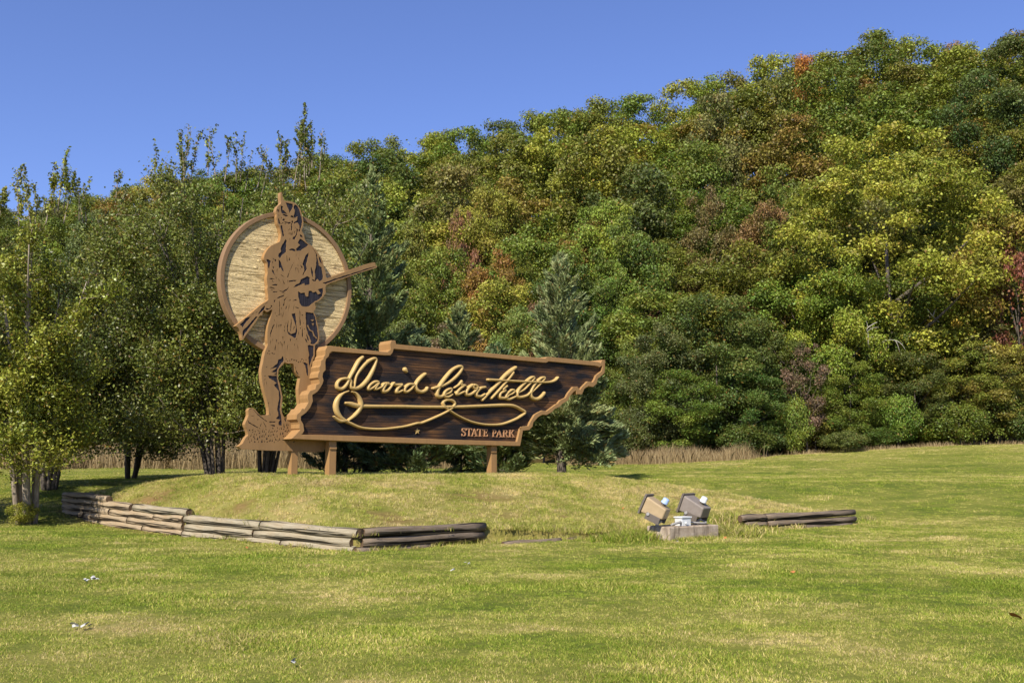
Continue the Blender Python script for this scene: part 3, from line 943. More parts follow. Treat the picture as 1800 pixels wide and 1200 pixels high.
# --- name board
bo = (B1([(515,105),(490,150),(490,200),(470,225),(470,245),(445,260),(440,310),(425,330),(432,370),(415,400),(410,440),(425,460),(430,500),(395,515),(385,560),(330,580),(305,620),(305,660),(312,700),(290,740),(270,770),(245,765),(225,800),(190,830),(185,880),(207,900),(217,930),(215,975),(225,990),(180,1040),(130,1086)])
  + B5([(1418,388)]) + B6([(0,505),(1345,535),(1395,265)])
  + B4([(270,977),(335,970),(375,930),(385,880),(440,820),(490,790),(540,795),(600,760),(640,720),(690,700),(730,660),(790,625),(810,580),(860,520),(885,510),(893,552),(955,552),(980,490),(1030,455),(1085,467),(1125,430),(1140,370),(1200,320),(1220,300),(1227,150),(1190,148),(1172,185),(1140,172),(560,112),(540,114),(526,132),(440,124)])
  + Z3([(1473,206),(745,135),(738,100),(700,98),(686,130),(690,185),(660,210),(590,205),(110,150),(85,155)]))
bi = (B1([(570,172),(537,185),(530,215),(500,245),(493,280),(495,310),(496,360),(470,390),(463,430),(475,470),(462,510),(440,548),(410,590),(355,625),(362,690),(332,760),(290,810),(235,850),(235,890),(260,930),(270,1000),(250,1035),(236,1041)])
  + B5([(1418,276)]) + B6([(0,420),(1290,460),(1342,240),(1380,195)])
  + B4([(240,940),(260,930),(330,920),(345,880),(400,790),(440,765),(490,740),(540,750),(600,705),(650,668),(670,660),(700,620),(765,590),(790,540),(850,465),(900,460),(930,500),(960,460),(1020,400),(1080,410),(1100,380),(1120,330),(1185,280),(1195,215),(1160,235),(1130,220),(560,165),(545,180),(520,182)])
  + Z3([(1473,246),(722,180),(712,215),(690,242),(640,242),(130,205),(110,215)]))
BO = H(bo, 0.0); BI = H(bi, 0.0)
RECQ = -0.075
cx_ = sum(p[0] for p in BI) / len(BI)
board = plate('name_board', [H(bi, 0.0)], RECQ, -0.50, [M_STAIN], sign)
plate('board_frame', [BO, BI], 0.0, -0.53, [M_TAN], board, 0.008)

# --- raised script lettering
def stroke(pix, ws, k, q0, h, mb):
    """swept letter stroke: photo-space centre line and half widths -> rounded bar standing on the board"""
    pts = [Vector((*hit(x, y, q0), 0)) for x, y in pix]
    P = [Vector((p.x, p.y, w)) for p, w in zip(pts, ws)]
    S = smooth_open(P, 6)
    n = len(S); base = len(mb.v)
    prof = [(-1.0, 0.0), (-1.0, 0.45), (-0.82, 0.80), (-0.40, 0.98), (0.40, 0.98), (0.82, 0.80), (1.0, 0.45), (1.0, 0.0)]
    m = len(prof)
    for i, p in enumerate(S):
        t = Vector((S[min(i+1, n-1)].x - S[max(i-1, 0)].x, S[min(i+1, n-1)].y - S[max(i-1, 0)].y, 0)).normalized()
        nn = Vector((-t.y, t.x, 0))
        w = max(0.006, p.z)
        for a, b in prof:
            mb.v.append((p.x + nn.x * a * w, -(q0 + b * h), p.y + nn.y * a * w))
    for i in range(n - 1):
        for j in range(m - 1):
            a = base + i*m + j
            mb.f.append((a, a+m, a+m+1, a+1)); mb.sm.append(True); mb.mi.append(0)
    # rounded ends
    for i, sgn in ((0, -1), (n - 1, 1)):
        p = S[i]; pn = S[1] if i == 0 else S[n-2]
        t = Vector((p.x - pn.x, p.y - pn.y, 0)).normalized()
        nn = Vector((-t.y, t.x, 0)) * (1 if sgn > 0 else -1)
        w = max(0.006, p.z)
        rings = []
        for s_ in (0.35, 0.75, 1.0):
            c = math.sqrt(max(0.0, 1 - s_ * s_))
            row = []
            for a, b in prof:
                row.append(len(mb.v))
                mb.v.append((p.x + nn.x * a * w * c + t.x * w * s_, -(q0 + b * h * (0.55 + 0.45 * c)), p.y + nn.y * a * w * c + t.y * w * s_))
            rings.append(row)
        first = [base + i*m + j for j in range(m)]
        for r0, r1 in zip([first] + rings[:-1], rings):
            for j in range(m - 1):
                f = (r0[j], r1[j], r1[j+1], r0[j+1])
                mb.f.append(f if sgn > 0 else f[::-1]); mb.sm.append(True); mb.mi.append(0)

SC = (hit(760, 690, RECQ)[0] - hit(759, 690, RECQ)[0] + hit(760, 690, RECQ)[1] - hit(760, 691, RECQ)[1]) / 2   # metres per photo pixel
def letter(name, strokes, Z, kk, dh=0.0):
    mb = MB()
    for j, (pts, ws) in enumerate(strokes):
        pix = Z(pts)
        if not hasattr(ws, '__len__'): ws = [ws] * len(pts)
        stroke(pix, [w / kk * SC * 1.02 for w in ws], kk, RECQ, 0.098 + dh + 0.004 * j, mb)
    return mb.build(name, M_GOLD, board)
k2, k3 = 1543 / 180, 7.2
letter('letter', [([(475,68),(420,125),(340,270),(285,370),(240,470),(190,530),(140,545),(97,520),(97,460),(140,408),(210,388),(265,398),(298,430),(292,490),(312,530),(400,530),(480,485),(560,395),(625,275),(668,165),(680,100),(640,88),(545,142),(445,250),(380,350),(357,450),(350,508)],
   [20,24,23,20,20,21,22,20,18,17,17,19,20,19,22,25,27,27,24,19,16,18,22,22,18,15,13])], B2, k2)
letter('letter', [([(712,470),(705,438),(650,442),(590,482),(560,530),(578,550),(635,520),(705,455)], [17,17,19,20,20,18,15,15]), ([(712,460),(680,505),(662,540),(695,545),(765,510)], [18,20,19,16,14])], B2, k2, .001)
letter('letter', [([(765,512),(800,470),(862,465)], [15,20,20]), ([(835,462),(785,548),(800,583),(860,560),(928,470),(948,455)], [20,21,23,20,16,16])], B2, k2, .002)
letter('letter', [([(935,460),(980,482),(1065,482)], [16,18,19]), ([(1062,482),(1008,530),(982,585),(1020,590),(1068,567)], [20,21,22,17,13])], B2, k2, .003)
letter('letter_dot', [([(1118,250),(1125,262),(1142,288)], [29,27,13])], B2, k2)
letter('letter', [([(1240,475),(1180,475),(1122,520),(1107,568),(1140,588),(1200,550),(1255,485)], [17,17,20,20,19,17,17]), ([(1418,318),(1350,375),(1290,450),(1275,510),(1308,568),(1370,588),(1430,562),(1448,528)], [18,23,22,21,22,22,21,19])], B2, k2, .001)
letter('letter', [([(140,378),(200,362),(270,340),(360,290),(450,210),(503,130),(490,102),(450,107),(380,150),(300,240),(230,340),(195,420),(198,470),(240,482),(290,450)], [15,17,17,18,19,19,18,17,18,20,22,22,20,18,13]),
   ([(285,455),(350,430),(370,390),(345,385),(300,410),(275,450),(288,480),(330,485),(378,455)], [12,14,15,15,17,17,17,15,10])], B3, k3, .002)
letter('letter', [([(405,370),(460,335),(500,292),(492,330),(545,342)], [10,14,21,18,13]), ([(520,350),(470,390),(437,440),(460,450),(530,418)], [15,19,21,17,11])], B3, k3)
letter('letter', [([(640,335),(590,370),(557,430),(570,458),(620,450),(680,400),(700,357),(665,335),(642,350),(660,378),(705,370)], [17,18,18,18,17,16,16,16,13,11,10])], B3, k3, .003)
letter('letter', [([(798,362),(740,377),(692,430),(692,470),(740,480),(790,450)], [13,17,18,18,16,11])], B3, k3, .001)
letter('letter', [([(1185,112),(1130,155),(1050,220),(960,320),(850,430),(765,522)], [17,25,22,20,18,17])], B3, k3)
letter('letter', [([(1150,180),(1105,245),(1040,320),(960,410),(877,500)], [18,17,16,17,15]), ([(1068,350),(1020,392),(1052,405),(990,440),(983,490),(1040,500),(1085,475)], [15,16,14,17,18,16,11])], B3, k3, .0065)
letter('letter', [([(1080,470),(1145,440),(1165,407),(1132,400),(1080,440),(1060,490),(1100,515),(1185,480)], [10,14,15,15,17,18,17,12])], B3, k3, .002)
letter('letter', [([(1200,440),(1290,390),(1385,290),(1418,245),(1385,240),(1310,300),(1232,380),(1202,455),(1230,490),(1320,470),(1365,430)], [9,14,15,14,15,18,19,19,19,16,12])], B3, k3, .0035)
letter('letter', [([(1380,430),(1465,350),(1535,272),(1550,242),(1505,250),(1430,320),(1385,400),(1377,470),(1420,510),(1480,505),(1528,462),(1545,437)], [9,14,15,14,15,18,19,20,21,21,20,19])], B3, k3, .0015)
letter('letter_crossbar', [([(835,268),(1000,276),(1200,287),(1400,297),(1600,300),(1680,276),(1715,240)], [15,14,13,14,14,15,13])], B3, k3, .011)
fl = B2([(262,577),(180,612),(112,690),(82,790),(97,890),(150,970),(220,1022),(300,1062),(420,1115),(560,1140),(800,1145),(1100,1110),(1300,1060)]) + B3([(0,812),(150,752),(280,690),(360,640),(408,590),(410,555),(370,527),(310,527),(267,555),(285,600),(340,650),(450,720),(600,790),(750,828),(880,838),(1020,828),(1180,770),(1278,710),(1303,677),(1250,640),(1150,595),(1000,590),(800,598),(420,612),(0,612)]) + B2([(1100,808),(800,806),(500,803),(400,796),(300,770),(222,755)])
flw = [w / k2 for w in [9,16,27,37,34,24,20,18,16,15,15,15,15]] + [w / k3 for w in [13,13,13,15,17,17,15,15,19,15,12,11,12,13,13,14,14,15,17,16,18,19,18,17,17]] + [w / k2 for w in [20,20,23,29,28,15]]
mb = MB(); stroke(fl, [w * SC for w in flw], 1, RECQ, 0.092, mb); mb.build('flourish', M_GOLD, board)
mb = MB()
stroke(B2([(312,586),(370,608),(428,680),(455,780),(420,870),(350,950),(265,1012)]), [w / k2 * SC for w in [7,15,25,33,27,20,15]], 1, RECQ, 0.099, mb)
stroke(B2([(47,957),(92,997),(150,1027),(230,1022)]), [w / k2 * SC for w in [9,17,21,17]], 1, RECQ, 0.096, mb)
mb.build('flourish', M_GOLD, board)
# star
sc_ = (732.8, 757.5)
star = [(sc_[0] + (5.6 if i % 2 == 0 else 2.3) * math.sin(math.pi * i / 5) * 0.85, sc_[1] - (5.6 if i % 2 == 0 else 2.3) * math.cos(math.pi * i / 5)) for i in range(10)]
plate('star', [H(star, RECQ)], RECQ + 0.03, RECQ - 0.01, [M_GOLD], board)

# serif capitals: polygons on a unit box (x right, y up); extra loops are counters
def bar(x0, x1, y0=0.0, y1=1.0): return [(x0,y0),(x1,y0),(x1,y1),(x0,y1)]
GL = {
 'T': [[(0.32,0),(0.68,0),(0.68,.06),(0.59,.09),(0.59,.92),(0.80,.92),(0.93,.72),(1,.72),(0.97,1),(0.03,1),(0,.72),(.07,.72),(.2,.92),(.41,.92),(.41,.09),(.32,.06)]],
 'A': [[(0,0),(.30,0),(.30,.06),(.20,.09),(.27,.30),(.62,.30),(.70,.09),(.60,.06),(.60,0),(1,0),(1,.06),(.91,.09),(.56,1),(.47,1),(.11,.09),(0,.06)], [(.30,.38),(.59,.38),(.45,.78)]],
 'E': [[(0,0),(.93,0),(1,.30),(.94,.30),(.80,.08),(.35,.08),(.35,.47),(.62,.47),(.68,.36),(.74,.36),(.74,.68),(.68,.68),(.62,.55),(.35,.55),(.35,.92),(.76,.92),(.86,.72),(.92,.72),(.90,1),(0,1),(0,.94),(.13,.91),(.13,.09),(0,.06)]],
 'P': [[(0,0),(.48,0),(.48,.06),(.35,.09),(.35,.42),(.62,.43),(.86,.52),(.97,.71),(.88,.90),(.62,1),(0,1),(0,.94),(.14,.91),(.14,.09),(0,.06)], [(.35,.51),(.56,.51),(.70,.60),(.74,.71),(.70,.84),(.56,.92),(.35,.92)]],
 'R': [[(0,0),(.42,0),(.42,.06),(.31,.09),(.31,.45),(.44,.45),(.74,0),(1,0),(1,.06),(.92,.09),(.63,.47),(.80,.56),(.87,.73),(.79,.91),(.56,1),(0,1),(0,.94),(.12,.91),(.12,.09),(0,.06)], [(.31,.53),(.50,.53),(.62,.61),(.66,.73),(.62,.85),(.50,.92),(.31,.92)]],
 'K': [[(0,0),(.42,0),(.42,.06),(.32,.09),(.32,.46),(.40,.50),(.72,.06),(.64,0),(1,0),(1,.06),(.93,.09),(.52,.60),(.80,.92),(.92,.94),(.92,1),(.58,1),(.58,.94),(.66,.91),(.32,.54),(.32,.91),(.42,.94),(.42,1),(0,1),(0,.94),(.12,.91),(.12,.09),(0,.06)]],
 'S': [[(.04,.32),(.04,.02),(.12,.02),(.18,.06),(.48,-.02),(.80,.03),(.98,.20),(.95,.40),(.76,.53),(.42,.66),(.28,.76),(.32,.88),(.50,.93),(.70,.86),(.84,.68),(.92,.68),(.90,1),(.82,1),(.76,.96),(.48,1.02),(.18,.97),(.03,.80),(.08,.62),(.26,.50),(.60,.38),(.74,.26),(.70,.13),(.50,.06),(.28,.12),(.12,.32)]],
}
def cap(ch, x0, x1, yt, yb, sl=0.021):
    def mp(p):
        return (780 + (x0 + (x1 - x0) * p[0]) / 10.0, 730 + (yb - (yb - yt) * p[1] + sl * (x0 + (x1 - x0) * p[0] - x0)) / 10.0)
    plate('letter', [H([mp(p) for p in lp], RECQ) for lp in GL[ch]], RECQ + 0.022, RECQ - 0.01, [M_COPPER], board)
for ch, x0, x1, yt, yb in (('S',308,385,222,360),('T',388,495,224,360),('A',478,588,228,364),('T',578,690,232,366),('E',695,768,236,368),('P',848,922,246,374),('A',914,1022,247,377),('R',1030,1128,250,378),('K',1136,1240,252,380)):
    cap(ch, x0, x1, yt, yb)

# --- posts (square timbers under the board and the figure)
def post(px0, px1, pyb, q, ztop, label=None):
    u0 = hit(px0, pyb, q)[0]; u1 = hit(px1, pyb, q)[0]
    p = SO + SU * ((u0 + u1) / 2) + SN * (q - 0.1)
    zb = gz(p.x, p.y) - 0.4
    mb = MB(); w = u1 - u0
    mb.box((u0, -q, zb), (u1, -q + w, ztop), bev=0.008)
    o = mb.build('post', M_TAN, sign)
    return o
zb_ = hit(580, 773, 0)[1]
post(578, 590.5, 834, -0.10, zb_ + 0.2)
post(863.5, 873.5, 832, -0.10, hit(865, 783, 0)[1] + 0.2)
post(511.5, 523, 836, QF - 0.02, hit(515, 792, QF)[1] + 0.12)
# bolted post caps seen just under the frame
for px, py in ((586, 787), (868.5, 793)):
    u, z = hit(px, py, -0.08)
    mb = MB(); mb.box((u - .10, 0.075, z - .035), (u + .10, 0.10, z + .035), bev=0.01); mb.build('bracket', M_TAN, sign)
# ------------------------------------------------------------------ timber edging
def mat_log(name, a, b, c, dirt=0.3):
    t = NT(name)
    co = t.coord('Object', (1.2, 18, 18)); n1 = t.noise(co, 1.6, 6, 0.7); n2 = t.noise(t.coord('Object', (1.5, 3, 3)), 1.5, 4)
    crack = t.ramp(t.noise(t.coord('Object', (0.5, 15, 15)), 1.0, 2, 0.4, 0.4), [(0.36, 0.0), (0.44, 1.0)])
    col = t.ramp(n1, [(0.25, a), (0.5, b), (0.8, c)])
    col = t.mix(t.math('MULTIPLY', t.ramp(n2, [(0.45, 0.0), (0.7, 1.0)]), dirt), col, (0.30, 0.20, 0.10))
    col = t.mix(crack, tuple(x * 0.25 for x in a), col)
    h = t.math('ADD', n1, t.math('MULTIPLY', crack, 1.2))
    t.bsdf(col, 0.85, t.bump(h, 0.9, 0.02), 0.12)
    return t.m
def mat_logend(name, col):
    t = NT(name)
    w = t.n('TexWave', wave_type='RINGS', rings_direction='X'); t.l(t.coord('Object', (1, 1, 1)), w.inputs['Vector']); w.inputs['Scale'].default_value = 14; w.inputs['Distortion'].default_value = 1.5
    n = t.noise(t.coord('Object', (1, 1, 1)), 22, 4)
    c = t.mix(w.outputs['Fac'], tuple(x * 0.5 for x in col), col); c = t.mix(t.math('MULTIPLY', n, 0.6), c, tuple(x * 0.35 for x in col))
    t.bsdf(c, 0.9, t.bump(n, 0.8, 0.02), 0.1)
    return t.m
M_LOG_PALE = mat_log('pale_weathered_timber', (0.15, 0.125, 0.08), (0.29, 0.25, 0.17), (0.43, 0.385, 0.275), 0.25)
M_LOG_TAN = mat_log('clay_stained_timber', (0.17, 0.125, 0.078), (0.31, 0.24, 0.15), (0.45, 0.36, 0.24), 0.35)
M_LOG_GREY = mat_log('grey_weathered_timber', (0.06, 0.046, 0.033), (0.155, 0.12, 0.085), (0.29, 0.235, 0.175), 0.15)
M_END = mat_logend('timber_end', (0.16, 0.105, 0.06))

def log(parent, a, b, r, mat, name='log', inv=None):
    """round timber from a to b (world points); its own axes run along it"""
    a = Vector(a); b = Vector(b)
    d = b - a; L = d.length
    mb = MB()
    seg, n = 14, 9
    ph = random.uniform(0, 6.28); a2 = random.uniform(.03, .07)
    for i in range(n + 1):
        x = L * i / n
        oy, oz = 0.010 * math.sin(ph + i * 0.9), 0.010 * math.cos(ph * 2 + i * 0.7)
        e = 0.90 if i in (0, n) else 1.0
        for k in range(seg):
            th = 2 * math.pi * k / seg
            rr = r * e * (1 + a2 * math.sin(2 * th + ph + i * 0.25) + random.uniform(-.02, .02))
            mb.v.append((x + (random.uniform(-.012, .012) if i in (0, n) else 0), oy + rr * math.cos(th), oz + rr * math.sin(th)))
    for i in range(n):
        for k in range(seg):
            k2 = (k + 1) % seg
            mb.f.append((i*seg+k, i*seg+k2, (i+1)*seg+k2, (i+1)*seg+k)); mb.sm.append(True); mb.mi.append(0)
    mb.f.append(tuple(reversed(range(seg)))); mb.sm.append(False); mb.mi.append(1)
    mb.f.append(tuple(n*seg + k for k in range(seg))); mb.sm.append(False); mb.mi.append(1)
    o = mb.build(name, [mat, M_END])
    M = Matrix.Translation(a) @ d.to_track_quat('X', 'Z').to_matrix().to_4x4()
    o.parent = parent
    o.matrix_parent_inverse = Matrix.Identity(4)
    o.matrix_basis = parent_inv(parent) @ M
    return o
def parent_inv(p):
    return (Matrix.Translation(p.location) @ p.rotation_euler.to_matrix().to_4x4()).inverted()

WL, WM, WC, WR = MF[0].copy(), MF[1].copy(), MF[2].copy(), MF[3].copy()
def lerp(a, b, t): return a + (b - a) * t
def run(parent, A, B, zs, cuts, r, mat, j=0.0):
    """one course of timbers along A-B at centre height zs(a)->zs(b)"""
    for t0, t1 in zip(cuts[:-1], cuts[1:]):
        p = lerp(A, B, t0 + 0.004); q = lerp(A, B, t1 - 0.004)
        p.z = zs[0] + (zs[1] - zs[0]) * t0 + random.uniform(-.01, .01); q.z = zs[0] + (zs[1] - zs[0]) * t1 + random.uniform(-.01, .01)
        log(parent, p, q, r * random.uniform(.95, 1.05), mat)
wall = empty('timber_retaining_wall', (WM.x, WM.y, 0))
tag(wall, 'low retaining wall of stacked round timbers on the left front of the mound', 'retaining wall')
R1 = 0.099
run(wall, WL, WM, (0.045, 0.035), (0, .36, .72, 1.0), R1, M_LOG_TAN)
run(wall, WL, WM, (0.205, 0.185), (0, .22, .60, 1.0), R1, M_LOG_TAN)
run(wall, WL, WM, (0.365, 0.335), (0, .45, .80, 1.0), R1, M_LOG_TAN)
for t0, t1, m in ((0, .30, M_LOG_TAN), (.30, .62, M_LOG_TAN), (.64, 1.03, M_LOG_PALE)):
    p = lerp(WL, WM, t0); q = lerp(WL, WM, t1 - .005); p.z = 0.525 - 0.05 * t0; q.z = 0.525 - 0.05 * t1
    log(wall, p, q, R1, m)
p = lerp(WL, WM, 0); q = lerp(WL, WM, .42); p.z = 0.68; q.z = 0.655
log(wall, p, q, R1 * .95, M_LOG_TAN)
# the section that runs down to the corner
run(wall, WM, WC, (0.02, 0.01), (0.0, .30, .62, 1.0), 0.096, M_LOG_PALE)
run(wall, WM, WC, (0.175, 0.150), (0.015, .46, .985), 0.098, M_LOG_PALE)
for t0, t1 in ((0.01, .50), (.505, 1.01)):
    p = lerp(WM, WC, t0); q = lerp(WM, WC, t1); p.z = 0.335 - 0.02 * t0; q.z = 0.335 - 0.02 * t1
    log(wall, p, q, 0.099, M_LOG_PALE)
# darker return to the right of the corner
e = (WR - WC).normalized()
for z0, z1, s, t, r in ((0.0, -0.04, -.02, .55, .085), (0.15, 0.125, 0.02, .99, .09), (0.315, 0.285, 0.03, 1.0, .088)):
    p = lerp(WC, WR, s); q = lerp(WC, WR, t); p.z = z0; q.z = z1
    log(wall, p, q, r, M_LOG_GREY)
edge = empty('timber_edging', (MF[7].x, MF[7].y, 0))
tag(edge, 'two courses of dark grey timbers ending the mound right of the floodlights', 'timber edging')
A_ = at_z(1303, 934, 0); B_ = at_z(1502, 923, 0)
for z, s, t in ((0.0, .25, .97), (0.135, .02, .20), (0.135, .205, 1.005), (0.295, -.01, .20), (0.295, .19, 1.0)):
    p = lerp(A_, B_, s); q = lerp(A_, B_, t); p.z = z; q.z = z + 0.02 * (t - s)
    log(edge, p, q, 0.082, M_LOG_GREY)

def single_log(pa, pb, za, zb_, r, mat, label):
    a = at_z(*pa, za); b = at_z(*pb, zb_)
    h = empty('half_buried_log', (a.x, a.y, 0)); tag(h, label, 'log')
    log(h, a, b, r, mat)
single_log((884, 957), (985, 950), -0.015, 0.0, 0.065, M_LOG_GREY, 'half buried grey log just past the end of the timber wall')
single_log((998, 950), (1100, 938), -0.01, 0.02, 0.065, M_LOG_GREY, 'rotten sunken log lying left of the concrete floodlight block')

# ------------------------------------------------------------------ floodlights on their concrete block
def mat_concrete(name):
    t = NT(name)
    c = t.coord('Object'); n1 = t.noise(c, 5, 6, 0.7); n2 = t.noise(c, 42, 3, 0.6); n3 = t.noise(t.coord('Object', (6, 6, 1.2)), 2.0, 4)
    col = t.ramp(n1, [(0.3, (0.25, 0.19, 0.13)), (0.55, (0.42, 0.34, 0.25)), (0.75, (0.55, 0.47, 0.37))])
    col = t.mix(t.math('MULTIPLY', t.ramp(n3, [(0.5, 0.0), (0.7, 1.0)]), 0.7), col, (0.085, 0.065, 0.042))
    col = t.mix(t.math('MULTIPLY', n2, 0.35), col, (0.2, 0.15, 0.1))
    t.bsdf(col, 0.9, t.bump(t.math('ADD', n1, n2), 0.7, 0.012), 0.15)
    return t.m
M_CONC = mat_concrete('weathered_concrete')
def mat_metal(name, col, rust=0.35, rough=0.5):
    t = NT(name)
    c = t.coord('Object'); n1 = t.noise(c, 7, 5, 0.7); n2 = t.noise(c, 35, 3)
    cc = t.mix(t.math('MULTIPLY', t.ramp(n1, [(0.45, 0.0), (0.75, 1.0)]), rust), col, tuple(min(1, x * 1.5 + .03) for x in col))
    cc = t.mix(t.math('MULTIPLY', n2, 0.3), cc, tuple(x * 0.6 for x in col))
    t.bsdf(cc, rough, t.bump(n2, 0.15, 0.004), 0.35)
    return t.m
M_HOUSE = mat_metal('sunlit_lamp_housing', (0.36, 0.265, 0.145))  # left lamp: sunlight on its side is put into the colour
M_HOUSE2 = mat_metal('shaded_lamp_housing', (0.20, 0.168, 0.138))  # right lamp: same housing, its shade put into a darker colour
M_DARKM = mat_metal('dark_lamp_metal', (0.115, 0.095, 0.075))
M_WHITEP = mat_metal('white_plastic', (0.60, 0.61, 0.60), 0.2, 0.4)
M_BLUEP = mat_metal('pale_blue_plastic', (0.34, 0.45, 0.68), 0.2, 0.35)
M_PIPE = mat_metal('grey_conduit', (0.30, 0.285, 0.26), 0.3, 0.5)
def mat_glass(name):
    t = NT(name); t.bsdf((0.12, 0.13, 0.13), 0.12, None, 0.6); return t.m
M_LENS = mat_glass('lamp_lens')

KC = at_z(1177, 952, 0.0)                 # near left corner of the block
KYAW = math.radians(37)
KW, KD, KH = 1.42, 0.62, 0.30
kb = MB(); kb.box((0, 0, -0.15), (KW, KD, KH - 0.02), bev=0.022)
blk = kb.build('concrete_block', M_CONC)
blk.location = (KC.x, KC.y, 0); blk.rotation_euler = (0, 0, KYAW)
tag(blk, 'low stained concrete block carrying two floodlights in the grass', 'concrete block')
KM = Matrix.Translation(blk.location) @ Matrix.Rotation(KYAW, 4, 'Z')
def kpt(x, y, z): return KM @ Vector((x, y, z))

def floodlight(base, aim, size, label, capmat, hmat, roll=0.0):
    """tapered box housing; local +X is the beam"""
    root = empty('floodlight', base); tag(root, label, 'floodlight', 'floodlights on the concrete block')
    ax = Vector(aim).normalized(); side = ax.cross(Vector((0, 0, 1))).normalized(); up = side.cross(ax)
    R = Matrix((ax, -side, up)).transposed().to_4x4() @ Matrix.Rotation(roll, 4, 'X')
    L, W, Ht = size
    C = Vector((0, 0, 0.335))             # pivot above the base
    T = Matrix.Translation(C) @ R
    import bmesh
    bm = bmesh.new()
    f = [(L*.5, -W/2, -Ht/2), (L*.5, W/2, -Ht/2), (L*.5, W/2, Ht/2), (L*.5, -W/2, Ht/2)]
    k = [(-L*.5, -W*.40, -Ht*.34), (-L*.5, W*.40, -Ht*.34), (-L*.5, W*.40, Ht*.30), (-L*.5, -W*.40, Ht*.30)]
    vs_ = [bm.verts.new(p) for p in f + k]
    for q in ((0,1,2,3), (7,6,5,4), (1,0,4,5), (2,1,5,6), (3,2,6,7), (0,3,7,4)):
        bm.faces.new([vs_[i] for i in q])
    bm.normal_update()
    bmesh.ops.bevel(bm, geom=[e for e in bm.edges if not (abs(e.verts[0].co.x - L*.5) < 1e-5 and abs(e.verts[1].co.x - L*.5) < 1e-5)], offset=0.028, segments=3, affect='EDGES', profile=.5)
    bm.transform(T)
    bmesh.ops.recalc_face_normals(bm, faces=bm.faces)
    me = bpy.data.meshes.new('housing'); bm.to_mesh(me); bm.free()
    hs = link_mesh('housing', me, hmat, root)
    mb = MB(); t_ = .034
    for lo, hi in (((L*.5+.001, -W/2-t_, Ht/2-.008), (L*.5+.045, W/2+t_, Ht/2+t_)), ((L*.5+.001, -W/2-t_, -Ht/2-t_), (L*.5+.045, W/2+t_, -Ht/2+.008)),
                   ((L*.5+.001, -W/2-t_, -Ht/2+.009), (L*.5+.045, -W/2+.008, Ht/2-.009)), ((L*.5+.001, W/2-.008, -Ht/2+.009), (L*.5+.045, W/2+t_, Ht/2-.009))):
        mb.box(lo, hi, T, bev=.007)
    mb.build('lens_frame', M_DARKM, root)
    mb = MB(); mb.box((L*.5+.004, -W/2+.009, -Ht/2+.009), (L*.5+.022, W/2-.009, Ht/2-.009), T); mb.build('lens', M_LENS, root)
    # yoke arms with a pivot bolt on each side
    for s in (-1, 1):
        y = s * (W * .5 + .012)
        mb = MB()
        mb.box((-.20, min(y, y + s*.012), -.16 - Ht*.22), (.10, max(y, y + s*.012), -.05 - Ht*.22 + .03), T, bev=.003)
        o = mb.build('yoke_arm', M_DARKM, root)
        b = MB(); b.tube([T @ Vector((.06, y - s*.01, -Ht*.22 - .05)), T @ Vector((.06, y + s*.035, -Ht*.22 - .05))], .032, 12); b.build('bolt', M_PIPE, o)
    mb = MB(); mb.tube([(0, 0, -.02), (0, 0, .05), T @ Vector((-.17, 0, -Ht*.46))], [.05, .035, .03], 10); mb.build('stem', M_PIPE, root)
    # photocell on top
    pb = T @ Vector((-L*.18, 0, Ht*.40)); pu = (T.to_3x3() @ Vector((-.15, 0, 1))).normalized()
    mb = MB(); mb.tube([pb - pu * .02, pb + pu * .03], .046, 14); mb.build('photocell_base', M_DARKM, root)
    mb = MB(); mb.tube([pb + pu*.03, pb + pu*.035, pb + pu * .055, pb + pu*.058, pb + pu*.13, pb + pu * .145], [.06, .072, .072, .064, .064, .045], 16); mb.build('photocell', capmat, root)
    return root
floodlight(kpt(.03, .36, KH - 0.02), (-.76, .36, .40), (.45, .42, .34), 'left floodlight with sunlit tan side and pale blue photocell cap', M_BLUEP, M_HOUSE)
floodlight(kpt(1.10, .30, KH - 0.02), (-.72, .56, .38), (.47, .44, .34), 'right floodlight with shaded grey side and white photocell cap', M_WHITEP, M_HOUSE2)
# junction box and conduit
jb = empty('junction_box', kpt(.55, .16, KH - .02), KYAW); tag(jb, 'white plastic junction box on the concrete block between the floodlights', 'junction box')
mb = MB(); mb.box((-.13, -.10, 0.0), (.13, .10, .155), bev=.012); mb.build('body', M_WHITEP, jb)
mb = MB(); mb.box((-.145, -.115, .156), (.145, .115, .185), bev=.006); mb.build('lid', M_WHITEP, jb)
mb = MB(); mb.tube([(-.02, -.10, .06), (-.02, -.135, .06)], .03, 10); mb.build('hub', M_WHITEP, jb)
def conduit(pts, r, label):
    o = MB(); o.tube(smooth_open(pts, 5), r, 8)
    tag(o.build('conduit_pipe', M_PIPE), label, 'conduit')
conduit([kpt(.12, .06, KH + .02), kpt(.24, .05, KH + .045), kpt(.36, .06, KH + .06), kpt(.42, .10, KH + .07)], .024, 'short grey conduit pipe running from the left floodlight to the white box')
conduit([kpt(.70, .18, KH + .05), kpt(.86, .12, KH + .035), kpt(1.08, .08, KH + .02), kpt(1.20, .14, KH + .03), kpt(1.17, .25, KH + .07), kpt(1.10, .32, KH + .10)], .018, 'looped grey cable conduit under the right floodlight')

